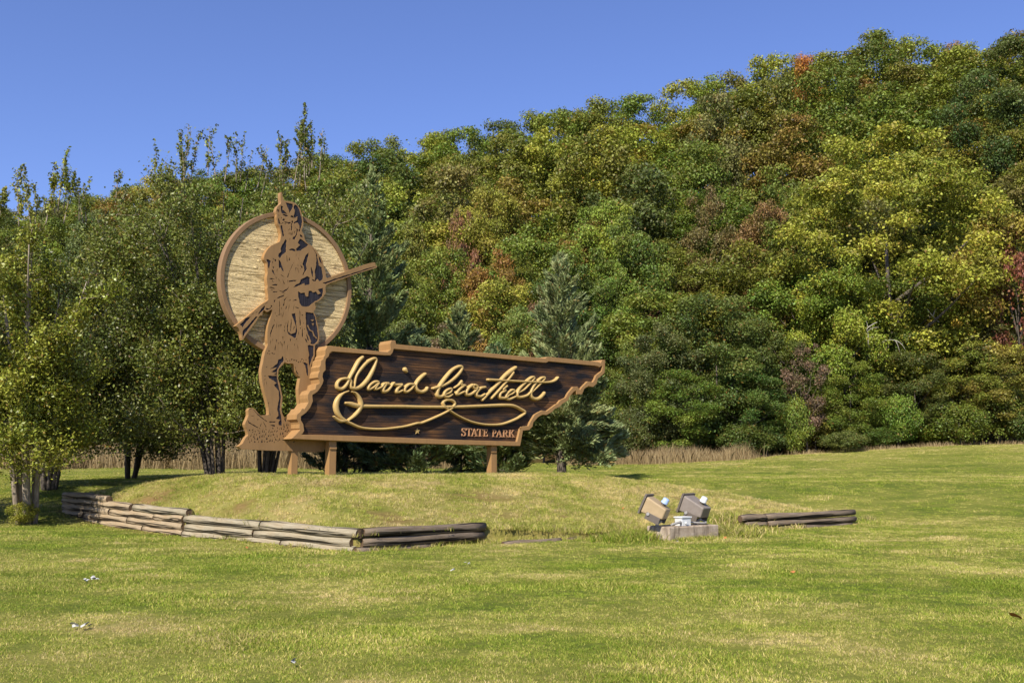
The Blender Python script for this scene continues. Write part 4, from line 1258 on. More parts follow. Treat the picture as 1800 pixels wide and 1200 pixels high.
# ------------------------------------------------------------------ scraps and fallen leaves on the lawn
def mat_flat(name, col, rough=.7):
    t = NT(name); n = t.noise(t.coord('Object'), 18, 3)
    t.bsdf(t.mix(n, tuple(x * .75 for x in col), col), rough, None, .2); return t.m
M_SCRAP = mat_flat('white_paper', (0.50, 0.49, 0.45)); M_DEAD = mat_flat('dead_leaf', (0.42, 0.17, 0.05))
def scrap(px, py, s, label, name='paper_scrap', cat='paper scrap', mat=None, group='white scraps on the lawn', nn=3):
    s *= .72
    p = at_z(px, py, 0.0); z = gz(p.x, p.y) + .035
    mb = MB()
    for i in range(nn):
        a = random.uniform(0, 6.28); c = Vector((random.uniform(-1, 1) * s * .55, random.uniform(-1, 1) * s * .4, 0.01 * i))
        e1 = Vector((math.cos(a), math.sin(a), random.uniform(-.2, .3))) * s * .5; e2 = Vector((-math.sin(a), math.cos(a), random.uniform(.1, .9))) * s * .32
        m_ = Vector((0, 0, s * .12))
        mb.add([c - e1 - e2, c - e2 * .9 + m_, c + e1 - e2 * .6, c + e1 * .8 + e2, c + e2 * .8 + m_, c - e1 * .9 + e2 * .7], [(0, 1, 4, 5), (1, 2, 3, 4)])
    o = mb.build(name, mat or M_SCRAP); o.location = (p.x, p.y, z)
    tag(o, label, cat, group)
scrap(153, 1026, .085, 'white scrap in the lawn, left one of the pair below the timber wall')
scrap(167, 1023, .085, 'white scrap in the lawn, right one of the pair below the timber wall')
scrap(132, 1107, .08, 'small white scrap in the near lawn at the left, beside a larger one')
scrap(152, 1108, .10, 'largest white scrap in the near lawn at the left')
scrap(821, 993, .085, 'white scrap lying nearest the corner of the timber wall')
scrap(795, 1006, .06, 'faint tiny white scrap in front of the timber wall corner')
scrap(519, 1176, .075, 'white scrap at the bottom of the near lawn')
scrap(1190, 955, .07, 'white scrap at the foot of the concrete block', nn=2)
for px, py, s, lb in ((1394, 1010, .11, 'orange fallen leaf alone on the lawn below the timber edging'), (1790, 1089, .17, 'tan fallen leaf at the right edge of the near lawn'),
                      (436, 965, .10, 'orange fallen leaf at the foot of the pale timber wall'), (160, 966, .08, 'orange fallen leaf in the lawn below the left end of the wall'),
                      (1272, 948, .10, 'orange fallen leaf at the right foot of the concrete block'), (1097, 931, .10, 'orange fallen leaf left of the sunlit floodlight'),
                      (1300, 872, .16, 'brown fallen leaf on the lawn behind the floodlights')):
    scrap(px, py, s, lb, 'fallen_leaf', 'leaf', M_DEAD, 'fallen leaves on the grass', 1)
# ------------------------------------------------------------------ vegetation
M_LEAF = mat_leaf('broad_leaves', 0.28)
M_LEAF_GLOSS = mat_leaf('small_glossy_leaves', 0.22, 0.42)
M_NEEDLE = mat_leaf('cedar_sprays', 0.15, 0.6)
M_BARK = mat_bark('grey_bark', (0.05, 0.04, 0.03), (0.15, 0.125, 0.10))
M_BARK_PALE = mat_bark('pale_smooth_bark', (0.15, 0.115, 0.08), (0.40, 0.33, 0.25))
M_BARK_DEAD = mat_bark('bleached_dead_wood', (0.30, 0.27, 0.23), (0.50, 0.46, 0.40))

def leaf_cards(c, nrm, size, aspect=0.55, droop=0.0):
    """one small folded leaf polygon (4 corners) per centre"""
    n = len(c)
    nrm = nrm / (np.linalg.norm(nrm, axis=1, keepdims=True) + 1e-9)
    t = rng.normal(size=(n, 3)); t[:, 2] -= droop
    t -= nrm * (t * nrm).sum(1, keepdims=True)
    t /= (np.linalg.norm(t, axis=1, keepdims=True) + 1e-9)
    b = np.cross(nrm, t)
    s = size[:, None]
    v = np.stack([c - t * s * .5, c + b * s * aspect * .5 + nrm * s * .06 - t * s * .05, c + t * s * .5, c - b * s * aspect * .5 + nrm * s * .06 - t * s * .05], 1)
    return v.reshape(-1, 3)

def cards_mesh(name, v, rnd, clump, mat):
    n = len(v) // 4
    me = mesh_np(name, v, np.arange(n * 4), np.arange(n) * 4)
    set_attr(me, 'rnd', rnd, 'FACE'); set_attr(me, 'clump', clump, 'FACE')
    me.materials.append(mat)
    return me

def crown_mesh(name, n, R, z0, z1, lobes, leaf, seed, top_bias=0.35, shape='round', mat=None, lob=(0.26, 0.46), flat=0.7, stray_share=.02):
    """crown made of many leafy clumps spread through an uneven volume, normalised to the tree's own metres"""
    g = np.random.default_rng(seed)
    H_ = z1 - z0
    C = []; RR = []
    for i in range(lobes):
        for _ in range(30):
            u = g.uniform(-1, 1, 3)
            if np.linalg.norm(u) <= 1: break
        rad = np.linalg.norm(u) + 1e-6
        u = u / rad * rad ** 0.45
        h = (u[2] + 1) / 2
        w = 1.0
        if shape == 'egg': w = 0.55 + 0.9 * math.sin(math.pi * min(1, (1 - h) * .8 + .1)) * .62
        r = R * g.uniform(*lob) * (1.0 - 0.25 * h)
        C.append((u[0] * (R - r * .8) * w, u[1] * (R - r * .8) * w, z0 + r * .6 + h * (H_ - r * 1.25)))
        RR.append(r)
    C = np.array(C); RR = np.array(RR)
    p = RR ** 2 / (RR ** 2).sum()
    li = g.choice(lobes, n, p=p)
    d = g.normal(size=(n, 3)); d /= np.linalg.norm(d, axis=1, keepdims=True)
    low = d[:, 2] < -0.25
    d[low, 2] *= -np.where(g.random(low.sum()) < .6, 1, -1)
    d /= np.linalg.norm(d, axis=1, keepdims=True)
    # twig clusters break the clump's outline
    rr = g.random(n) ** 0.33
    bump_ = 1 + 0.24 * np.sin(d[:, 0] * 5.1 + li * 1.7) * np.sin(d[:, 1] * 4.7 + li) + 0.18 * np.sin(d[:, 2] * 9 + li * 2.3) * np.sin(d[:, 0] * 8 + li)
    c = C[li] + d * (RR[li] * rr * bump_)[:, None] * np.array([1, 1, flat])
    c += g.normal(size=(n, 3)) * leaf * 0.35
    stray = g.random(n) < stray_share                 # loose leaves between the clumps soften the outline
    ns = int(stray.sum())
    ds = g.normal(size=(ns, 3)); ds /= np.linalg.norm(ds, axis=1, keepdims=True); ds[:, 2] = np.abs(ds[:, 2]) * np.where(g.random(ns) < .7, 1, -.8)
    er = g.uniform(.5, .86, ns)[:, None] * (1 + .10 * np.sin(ds[:, :1] * 7 + 1) * np.sin(ds[:, 1:2] * 6))
    c[stray] = ds * er * np.array([R * .93, R * .93, H_ * .5]) + np.array([0, 0, (z0 + z1) / 2])
    d[stray] = ds
    nr = d * 0.8 + g.normal(size=(n, 3)) * 0.75 + np.array([0, 0, 0.55])
    sz = leaf * g.uniform(.6, 1.35, n)
    v = leaf_cards(c, nr, sz, .62, .3)
    lc = g.random(lobes)
    me = cards_mesh(name, v, g.random(n), lc[li], mat or M_LEAF)
    return me, C, RR

def trunk_mesh(name, h_first, ztop, r0, C, RR, seed, nb=7, mat=None, lean=0.3):
    rd = random.Random(seed)
    mb = MB()
    top = Vector((rd.uniform(-lean, lean), rd.uniform(-lean, lean), ztop))
    path = [Vector((0, 0, -0.6)), Vector((0, 0, 0.05)), Vector((top.x * .25 + rd.uniform(-.1, .1), top.y * .25, ztop * .3)), Vector((top.x * .55 + rd.uniform(-.2, .2), top.y * .6, ztop * .62)), top]
    mb.tube(smooth_open(path, 3), [r0 * 1.35, r0 * 1.2, r0 * 1.1] + list(np.linspace(r0, r0 * .22, 10)), 8)
    idx = sorted(range(len(C)), key=lambda i: -RR[i])[:nb]
    for i in idx:
        e = Vector(C[i]); f = min(.85, max(.18, (e.z * .62) / ztop)); s = Vector((top.x * f, top.y * f, ztop * f))
        m_ = s.lerp(e, .5) + Vector((rd.uniform(-.3, .3), rd.uniform(-.3, .3), -.25))
        mb.tube(smooth_open([s, m_, e], 3), list(np.linspace(r0 * .42, r0 * .10, 7)), 5)
    me = mb.mesh(name); me.materials.append(mat or M_BARK)
    return me

# variants: (crown mesh, trunk mesh, nominal radius, nominal height)
VAR = {}
def variant(key, n, R, z0, z1, lobes, leaf, seed, shape='round', lob=(0.26, 0.46), nb=7, r0=0.22, bark=None, flat=.75, stray=.02):
    cm, C, RR = crown_mesh('crown', n, R, z0, z1, lobes, leaf, seed, shape=shape, lob=lob, flat=flat, stray_share=stray)
    tm = trunk_mesh('trunk', z0, z1 * .60, r0, C, RR, seed, nb, bark)
    VAR[key] = (cm, tm, R, z1)
for i in range(5):
    variant(('far', i), 18000, 4.9, 2.0, 15.0, 46, 0.265, 100 + i, 'egg' if i % 2 else 'round', (.18, .38), flat=.78)
for i in range(4):
    variant(('edge', i), 42000, 4.9, 0.7, 14.0, 64, 0.18, 200 + i, 'egg' if i % 2 else 'round', (.16, .34), 10, .15, flat=.66)
variant(('oak', 0), 80000, 6.6, 2.6, 21.5, 120, 0.19, 310, 'egg', (.14, .27), 16, .34, flat=.6)
for i in range(3):
    variant(('bush', i), 11000, 2.0, 0.0, 2.9, 30, 0.12, 400 + i, 'egg' if i == 1 else 'round', (.16, .50), 5, .05, stray=.16)
variant(('wisp', 0), 9000, 1.9, 1.0, 6.0, 34, 0.125, 500, 'egg', (.14, .32), 12, .08, stray=.06)
variant(('wisp', 1), 10000, 2.3, 0.9, 7.2, 36, 0.125, 501, 'round', (.14, .30), 12, .08, stray=.06)

PAL = {
 'olive green': (0.140, 0.156, 0.020), 'dark green': (0.080, 0.104, 0.020), 'mid green': (0.132, 0.154, 0.020), 'yellow-green': (0.225, 0.225, 0.028),
 'grey-green': (0.100, 0.120, 0.030), 'rust-tinged': (0.175, 0.118, 0.036), 'brownish olive': (0.150, 0.135, 0.036), 'golden olive': (0.195, 0.150, 0.026),
 'orange': (0.30, 0.125, 0.022), 'red': (0.150, 0.052, 0.034), 'dusky pink': (0.165, 0.092, 0.056), 'yellow': (0.30, 0.22, 0.025),
}
def plant(kind, i, x, y, H_, R, colour, label, group=None, name='tree', cat='tree', cj=0.12, parts=('crown', 'trunk'), rz=None):
    cm, tm, R0, H0 = VAR[(kind, i)]
    root = empty(name, (x, y, gz(x, y)), random.uniform(0, 6.28) if rz is None else rz)
    root.scale = (R / R0, R / R0, H_ / H0)
    tag(root, label, cat, group)
    c = bpy.data.objects.new(parts[0], cm); c.parent = root; COL.objects.link(c)
    col = PAL[colour] if isinstance(colour, str) else colour
    j = [random.uniform(1 - cj, 1 + cj) for _ in range(3)]; b = random.uniform(.88, 1.12)
    c.color = (col[0] * j[0] * b, col[1] * j[1] * b, col[2] * j[2] * b, 1)
    t = bpy.data.objects.new(parts[1], tm); t.parent = root; COL.objects.link(t)
    return root
def plant_px(kind, i, px, py_top, d, R, colour, label, **kw):
    p = at_y(px, py_top, d)
    return plant(kind, i, p.x, d, p.z - gz(p.x, d), R, colour, label, **kw)

# --- single trees that can be picked out
plant_px('oak', 0, 1552, 196, 63.5, 7.2, (0.245, 0.240, 0.028), 'huge yellow-green oak with pale dead limbs at the forest edge', name='oak_tree')
plant_px('edge', 1, 1470, 430, 62, 3.4, 'yellow-green', 'lower yellow-green tree leaning out below the huge oak')
plant_px('edge', 0, 1250, 500, 60, 3.9, 'dark green', 'rounded dark green tree with foliage to the ground right of the sign', cj=.05)
plant_px('edge', 2, 1160, 560, 59, 2.9, 'grey-green', 'smaller grey-green tree between the sign tip and the dark green tree')
plant_px('edge', 3, 1335, 540, 61, 3.0, 'dark green', 'dark green tree tucked between the rounded dark tree and the pink dogwood', cj=.05)
plant_px('edge', 2, 1245, 318, 78, 3.1, 'rust-tinged', 'left one of the two rust-tinged trees above the rounded dark green tree')
plant_px('edge', 0, 1352, 338, 76, 3.8, 'rust-tinged', 'right and broader one of the two rust-tinged trees on the lower slope')
plant_px('wisp', 1, 1412, 590, 59.0, 1.5, 'dusky pink', 'small dusky pink dogwood at the forest edge', name='dogwood_tree')
plant_px('wisp', 0, 1786, 388, 60.0, 2.1, 'red', 'dark red tree at the right edge of the wood')
plant_px('edge', 3, 862, 312, 86, 4.3, 'yellow-green', 'light yellow-green tree standing out above the middle of the name board')
plant_px('edge', 1, 868, 430, 72, 3.2, (0.235, 0.13, 0.026), 'golden orange tree just below the light yellow-green tree')
plant_px('wisp', 1, 838, 505, 66, 2.3, (0.22, 0.125, 0.028), 'low orange tree above the name board')
plant_px('wisp', 1, 806, 345, 80, 1.9, (0.20, 0.112, 0.045), 'narrow reddish brown tree left of the light yellow-green tree')
plant_px('edge', 2, 1085, 455, 68, 2.6, (0.12, 0.17, 0.025), 'bright fresh green tree right of the tall cedar')
plant_px('edge', 0, 1045, 365, 80, 3.8, 'golden olive', 'golden olive tree on the lower slope above the right cedar')
plant_px('far', 2, 1412, 92, 106, 2.6, 'orange', 'orange tree on the ridge skyline')
plant_px('far', 3, 1545, 50, 106, 6.0, 'mid green', 'tallest green tree on the ridge, high above the huge oak')
plant_px('far', 3, 1668, 62, 112, 3.0, (0.26, 0.14, 0.05), 'peach-tinted tree on the ridge near the right corner')
plant_px('edge', 1, 1722, 120, 84, 5.2, 'dark green', 'big dark green tree right of the huge oak, nearer of two')
plant_px('edge', 3, 1790, 46, 92, 5.4, 'dark green', 'big dark green tree at the right edge reaching the skyline')
plant_px('edge', 2, 1745, 560, 61, 3.4, (0.115, 0.115, 0.03), 'broad reddish green shrubby tree at the right end of the forest edge')
plant_px('wisp', 1, 1655, 545, 62, 2.2, 'yellow', 'yellow sapling under the right side of the huge oak')
plant_px('edge', 1, 1650, 480, 70, 3.0, 'dark green', 'dark green tree in shade behind the yellow sapling')
plant_px('edge', 0, 1555, 520, 68, 3.0, 'mid green', 'mid green tree in the shade under the huge oak')
plant_px('edge', 3, 930, 520, 58, 2.6, (0.15, 0.165, 0.035), 'pale yellowish shrubby tree left of the right cedar')
plant_px('edge', 1, 720, 560, 60, 3.4, 'grey-green', 'grey-green tree behind the rifle muzzle')
plant_px('wisp', 0, 800, 560, 56, 2.2, (0.15, 0.11, 0.05), 'thin brownish tree close above the name board notch')
plant_px('edge', 2, 1105, 590, 62, 2.6, 'mid green', 'mid green tree directly behind the tip of the sign')
plant_px('wisp', 0, 955, 500, 64, 1.7, (0.17, 0.085, 0.045), 'small reddish brown tree half hidden by the right cedar')
# --- bushes along the foot of the wood
for k, (px, py, d, R, colr, lb) in enumerate((
    (1120, 700, 57, 1.7, 'dark green', 'dark green bush behind the dry grass left of the rounded tree'),
    (1215, 690, 57, 1.9, 'dark green', 'dark green bush at the foot of the rounded tree'),
    (1300, 705, 57.5, 1.9, 'dark green', 'dark green bush right of the dry grass clump'),
    (1352, 735, 57, 1.1, (0.06, 0.09, 0.02), 'narrow juniper green bush left of the yellowish bushes'),
    (1392, 712, 57.5, 1.5, 'mid green', 'mid green bush under the pink dogwood'),
    (1440, 690, 58.5, 1.6, 'golden olive', 'yellowish bush right of the pink dogwood'),
    (1478, 715, 57, 1.6, (0.10, 0.135, 0.025), 'fresh green bush under the lower yellow-green tree'),
    (1530, 722, 57.5, 1.4, 'dark green', 'dark green bush below the dead white limb'),
    (1578, 700, 58, 1.8, 'mid green', 'mid green bush in front of the oak trunk'),
    (1640, 705, 58, 1.7, 'mid green', 'mid green bush below the yellow sapling'),
    (1694, 690, 58.5, 2.0, 'olive green', 'olive bush left of the reddish shrubby tree'),
    (1745, 690, 58, 2.0, 'olive green', 'olive bush in front of the reddish shrubby tree'),
    (1795, 700, 57.5, 1.9, 'dark green', 'dark green bush at the right edge of the wood'),
    (1560, 650, 62, 2.4, 'golden olive', 'golden undergrowth bush deep under the huge oak'),
    (1690, 640, 63, 2.2, 'brownish olive', 'brownish bush in shade left of the reddish shrubby tree'))):
    plant_px('bush', k % 3, px + (-9, 6, 11, -4, 0)[k % 5], py + (26, -14, 34, 12, -22, 4, 40)[k % 7], d + (.8, 2.2, 0, 1.4)[k % 4], R * (.8, 1.25, .95, 1.1)[k % 4], colr, lb, name='bush', cat='bush', group='bushes along the forest edge', parts=('foliage', 'stem'))

# --- young trees whose foliage falls to the grass along the edge
for k, (px, py, d, R, colr, lb) in enumerate((
    (1195, 640, 58.0, 2.6, 'mid green', 'young green tree with foliage to the grass left of the rounded dark tree'),
    (1310, 630, 58.5, 2.5, 'dark green', 'young dark tree with foliage to the grass right of the rounded dark tree'),
    (1490, 620, 59.5, 2.4, 'olive green', 'young olive tree with foliage to the grass below the lower yellow-green tree'),
    (1605, 600, 60.5, 2.6, 'dark green', 'young dark tree with foliage to the grass below the oak trunk'),
    (1700, 590, 60.5, 3.0, 'olive green', 'young olive tree with foliage to the grass near the right end of the wood'),
    (1770, 610, 59.0, 2.6, 'golden olive', 'young golden olive tree with foliage to the grass under the red tree'))):
    plant_px('edge', k % 4, px, py, d, R, colr, lb)

# --- the wooded slope
slope = []
COLS = ['olive green', 'mid green', 'dark green', 'yellow-green', 'grey-green', 'brownish olive', 'golden olive', 'rust-tinged', 'orange']
WTS = np.array([.29, .26, .06, .19, .06, .05, .07, .015, .005])
rw = random.Random(21)
row = 0
for tt in np.linspace(0.03, 1.03, 11):
    row += 1
    x = -95.0 + (row % 2) * 3.2
    while x < 66:
        xx = x + rw.uniform(-1.7, 1.7); t_ = tt + rw.uniform(-.04, .04)
        y = float(foot_y(xx) + t_ * (ridge_y(xx) - foot_y(xx)))
        x += 6.9 + max(0, (y - 110) * .03)
        a = xx / y
        if a < -0.56 or a > 0.57: continue
        if a < -0.30 and tt < 0.52: continue
        slope.append((xx, y, tt))
SKX = [0, 100, 200, 300, 440, 560, 640, 700, 760, 820, 900, 1000, 1050, 1100, 1200, 1250, 1300, 1330, 1420, 1480, 1530, 1600, 1650, 1700, 1740, 1800]
SKY = [360, 345, 322, 300, 290, 265, 245, 228, 215, 205, 187, 183, 170, 155, 133, 120, 108, 88, 86, 84, 54, 56, 66, 60, 46, 40]
TIER = lambda t: 'at the foot of the slope' if t < .12 else 'on the lower slope' if t < .38 else 'on the middle slope' if t < .62 else 'on the upper slope' if t < .88 else 'along the skyline'
items = []
for xx, y, tt in slope:
    ci = rw.choices(range(len(COLS)), WTS)[0]
    H_ = rw.uniform(11.5, 18.0) if tt > .1 else rw.uniform(10, 16.5)
    R = rw.uniform(3.9, 5.9)
    if tt > .78: H_ = rw.uniform(10.0, 12.0); R = rw.uniform(4.5, 6.0)
    if tt > .5:                        # the canopy meets the sky in one steady slope
        g0 = gz(xx, y); px = proj((xx, y, g0 + 11))[0]
        ztop = at_y(px, float(np.interp(px, SKX, SKY)), y).z - g0
        H_ = min(H_, ztop - rw.uniform(.3, 2.2))
        if tt > .9: H_ = min(17, ztop - rw.uniform(.0, 1.3))
        if H_ < 6: continue
        if H_ < 9: R = min(R, 4.6)
    items.append([xx, y, tt, COLS[ci], H_, R])
ORD = ['first', 'second', 'third', 'fourth', 'fifth', 'sixth', 'seventh', 'eighth', 'ninth', 'tenth', 'eleventh', 'twelfth', 'thirteenth', 'fourteenth', 'fifteenth', 'sixteenth'] + ['%s' % w for w in ('seventeenth', 'eighteenth', 'nineteenth', 'twentieth', 'twenty-first', 'twenty-second', 'twenty-third', 'twenty-fourth', 'twenty-fifth', 'twenty-sixth')]
bucket = {}
for it in sorted(items, key=lambda q: q[0] / q[1]):
    key = (TIER(it[2]), it[3]); bucket.setdefault(key, []).append(it)
for (tier, colr), lst in bucket.items():
    for k, it in enumerate(lst):
        xx, y, tt, _, H_, R = it
        lb = ('the only %s tree %s of the wooded hill' % (colr, tier)) if len(lst) == 1 else '%s %s tree from the left %s of the hill' % (ORD[k], colr, tier)
        kind = ('edge', rw.randrange(4)) if y < 84 else ('far', rw.randrange(5) if tt < .6 else rw.choice((0, 2, 4)))
        plant(*kind, xx, y, H_, R, colr, lb, group='trees on the wooded hill')

# --- dead limbs standing in the oak
def dead_branch(pts, r, twigs, label):
    P3 = [at_y(px, py, d) for px, py, d in pts]
    mb = MB(); S = smooth_open(P3, 4); mb.tube(S, list(np.linspace(r, r * .3, len(S))), 6)
    for (i, dx, dz, L) in twigs:
        p = S[i]; e_ = p + Vector((dx, -.3, dz)).normalized() * L
        mb.tube(smooth_open([p, p.lerp(e_, .5) + Vector((0, 0, .08)), e_], 3), list(np.linspace(r * .5, r * .15, 7)), 5)
    o = mb.build('dead_branch', M_BARK_DEAD); tag(o, label, 'branch')
dead_branch([(1527, 612, 60.0), (1526, 588, 59.7), (1524, 578, 59.5), (1534, 570, 59.3), (1542, 566, 59.2)], .05, [(6, .6, .2, .7), (3, 1, -.2, .6), (9, -.3, .8, .4)], 'bleached crooked dead branch in front of the huge oak')
dead_branch([(1590, 610, 60.5), (1578, 600, 60.2), (1562, 597, 60.0), (1548, 602, 59.8)], .035, [(5, .2, -1, .8), (8, -.2, -1, .6), (3, .5, -.9, .6)], 'drooping bare dead branch right of the crooked white one')
dead_branch([(1650, 566, 61.0), (1640, 556, 60.6), (1630, 543, 60.2)], .045, [(4, .3, .8, .5)], 'short straight dead branch near the oak trunk')

# --- red cedars behind the sign
def cedar(px, py_top, d, R, nspray, label, seed, colour=(0.180, 0.215, 0.075), skirt=0.15, lean=0.0, low=0):
    p = at_y(px, py_top, d); z = gz(p.x, d); Ht = p.z - z
    root = empty('cedar_tree', (p.x, d, z)); tag(root, label, 'cedar tree', 'cedars behind the sign')
    g = np.random.default_rng(seed); rd = random.Random(seed)
    tb = MB(); tb.tube([(0, 0, -.5), (0, 0, .3), (lean * .3, 0, Ht * .5), (lean, 0, Ht * .97)], [R * .075, R * .065, R * .04, .012], 8)
    br = []
    nb = int(46 + Ht * 5)
    for i in range(nb):
        f = skirt * .6 + (1 - skirt * .6) * ((i + rd.random()) / nb) ** 0.9
        h = f * Ht * .98
        L = R * (1.0 - f) ** 0.72 * rd.uniform(.62, 1.12) * (1.0 if f > skirt * 1.6 else .85) + .10
        a = i * 2.39996 + rd.uniform(-.4, .4)
        el = rd.uniform(.10, .55) + .35 * f
        s = Vector((lean * f, 0, h))
        dirv = Vector((math.cos(a) * math.cos(el), math.sin(a) * math.cos(el), math.sin(el)))
        e_ = s + dirv * L
        m_ = s.lerp(e_, .55) + Vector((0, 0, -.10 * L))
        q = smooth_open([s, m_, e_ + Vector((0, 0, .05 * L))], 4)
        tb.tube(q, list(np.linspace(max(.012, L * .020), .005, len(q))), 4)
        br.append((q, L, i))
    for i in range(low):               # spreading, nearly level lower boughs
        a = i * 2.39996 + .4; h = Ht * rd.uniform(.07, .30); L = R * rd.uniform(.6, 1.1)
        el = rd.uniform(-.12, .30)
        s = Vector((0, 0, h)); e_ = s + Vector((math.cos(a) * math.cos(el), math.sin(a) * math.cos(el), math.sin(el))) * L
        q = smooth_open([s, s.lerp(e_, .5) + Vector((0, 0, .10 * L)), e_], 4)
        tb.tube(q, list(np.linspace(.035, .006, len(q))), 4)
        br.append((q, L * 1.35, i))
    tb.build('trunk', M_BARK, root)
    tot = sum(b[1] ** 1.5 + .1 for b in br)
    C = []; D = []; CL = []; SZ = []
    for q, L, i in br:
        n = max(12, int(nspray * (L ** 1.5 + .1) / tot))
        t = g.random(n) ** .62 * (len(q) - 1.001)
        k = t.astype(int); fr = (t - k)[:, None]
        Q = np.array([tuple(v) for v in q])
        pt = Q[k] * (1 - fr) + Q[k + 1] * fr
        ax = Q[-1] - Q[0]; ax = ax / (np.linalg.norm(ax) + 1e-9)
        # side twigs: three or four flattened plumes per branch
        ph = np.floor(g.random(n) * 7) / 7 * 6.283 + i
        off = g.random(n) ** .8 * (.34 * L) * (1.15 - t / len(q))
        ortho = np.array([-ax[1], ax[0], 0]); ortho /= (np.linalg.norm(ortho) + 1e-9); o2 = np.cross(ax, ortho)
        dv = ortho[None] * np.cos(ph)[:, None] + o2[None] * np.sin(ph)[:, None] * .6
        pt = pt + (dv * .8 + ax[None] * .55) * off[:, None] + g.normal(size=(n, 3)) * .028
        C.append(pt); D.append(dv * .55 + ax[None] * .9 + np.array([0, 0, .30]) + g.normal(size=(n, 3)) * .33)
        CL.append(np.full(n, g.random())); SZ.append(np.full(n, 1.0))
    # leader
    n = nspray // 50
    hz = g.uniform(.78, 1.0, n) * Ht
    C.append(np.column_stack([lean * hz / Ht + g.normal(size=n) * .05, g.normal(size=n) * .05, hz])); D.append(np.array([0, 0, 1.0]) + g.normal(size=(n, 3)) * .45); CL.append(np.full(n, .5)); SZ.append(np.full(n, .9))
    C = np.concatenate(C); D = np.concatenate(D); CL = np.concatenate(CL); SZ = np.concatenate(SZ)
    D /= np.linalg.norm(D, axis=1, keepdims=True)
    n = len(C)
    sz = SZ * g.uniform(.11, .27, n)
    w = g.normal(size=(n, 3)); w -= D * (w * D).sum(1, keepdims=True); w /= np.linalg.norm(w, axis=1, keepdims=True)
    hw = (sz * .12)[:, None]
    v = np.stack([C - D * sz[:, None] * .5, C + w * hw, C + D * sz[:, None] * .5, C - w * hw], 1).reshape(-1, 3)
    me = cards_mesh('foliage', v, g.random(n), CL, M_NEEDLE)
    o = link_mesh('foliage', me, None, root); o.color = (*colour, 1)
    return root
cedar(655, 292, 37, 3.0, 78000, 'tall grey-green cedar right of the cream disc', 1, skirt=.10)
cedar(985, 446, 33.5, 2.5, 62000, 'cedar with bare trunk foot behind the right end of the name board', 2, colour=(0.185, 0.212, 0.082), skirt=.2, low=20)
cedar(808, 530, 37, 2.1, 26000, 'small cedar rising behind the middle of the name board', 3, colour=(0.165, 0.195, 0.068), skirt=.06)
cedar(735, 590, 35, 2.4, 30000, 'low spreading cedar behind the left part of the name board', 4, colour=(0.110, 0.145, 0.060), skirt=.03)
cedar(872, 605, 34.5, 2.1, 26000, 'low bushy cedar behind the state park lettering', 5, colour=(0.110, 0.148, 0.055), skirt=.03)
cedar(610, 640, 36, 1.7, 16000, 'low cedar half hidden behind the figure and the board edge', 6, colour=(0.095, 0.125, 0.055), skirt=.03)

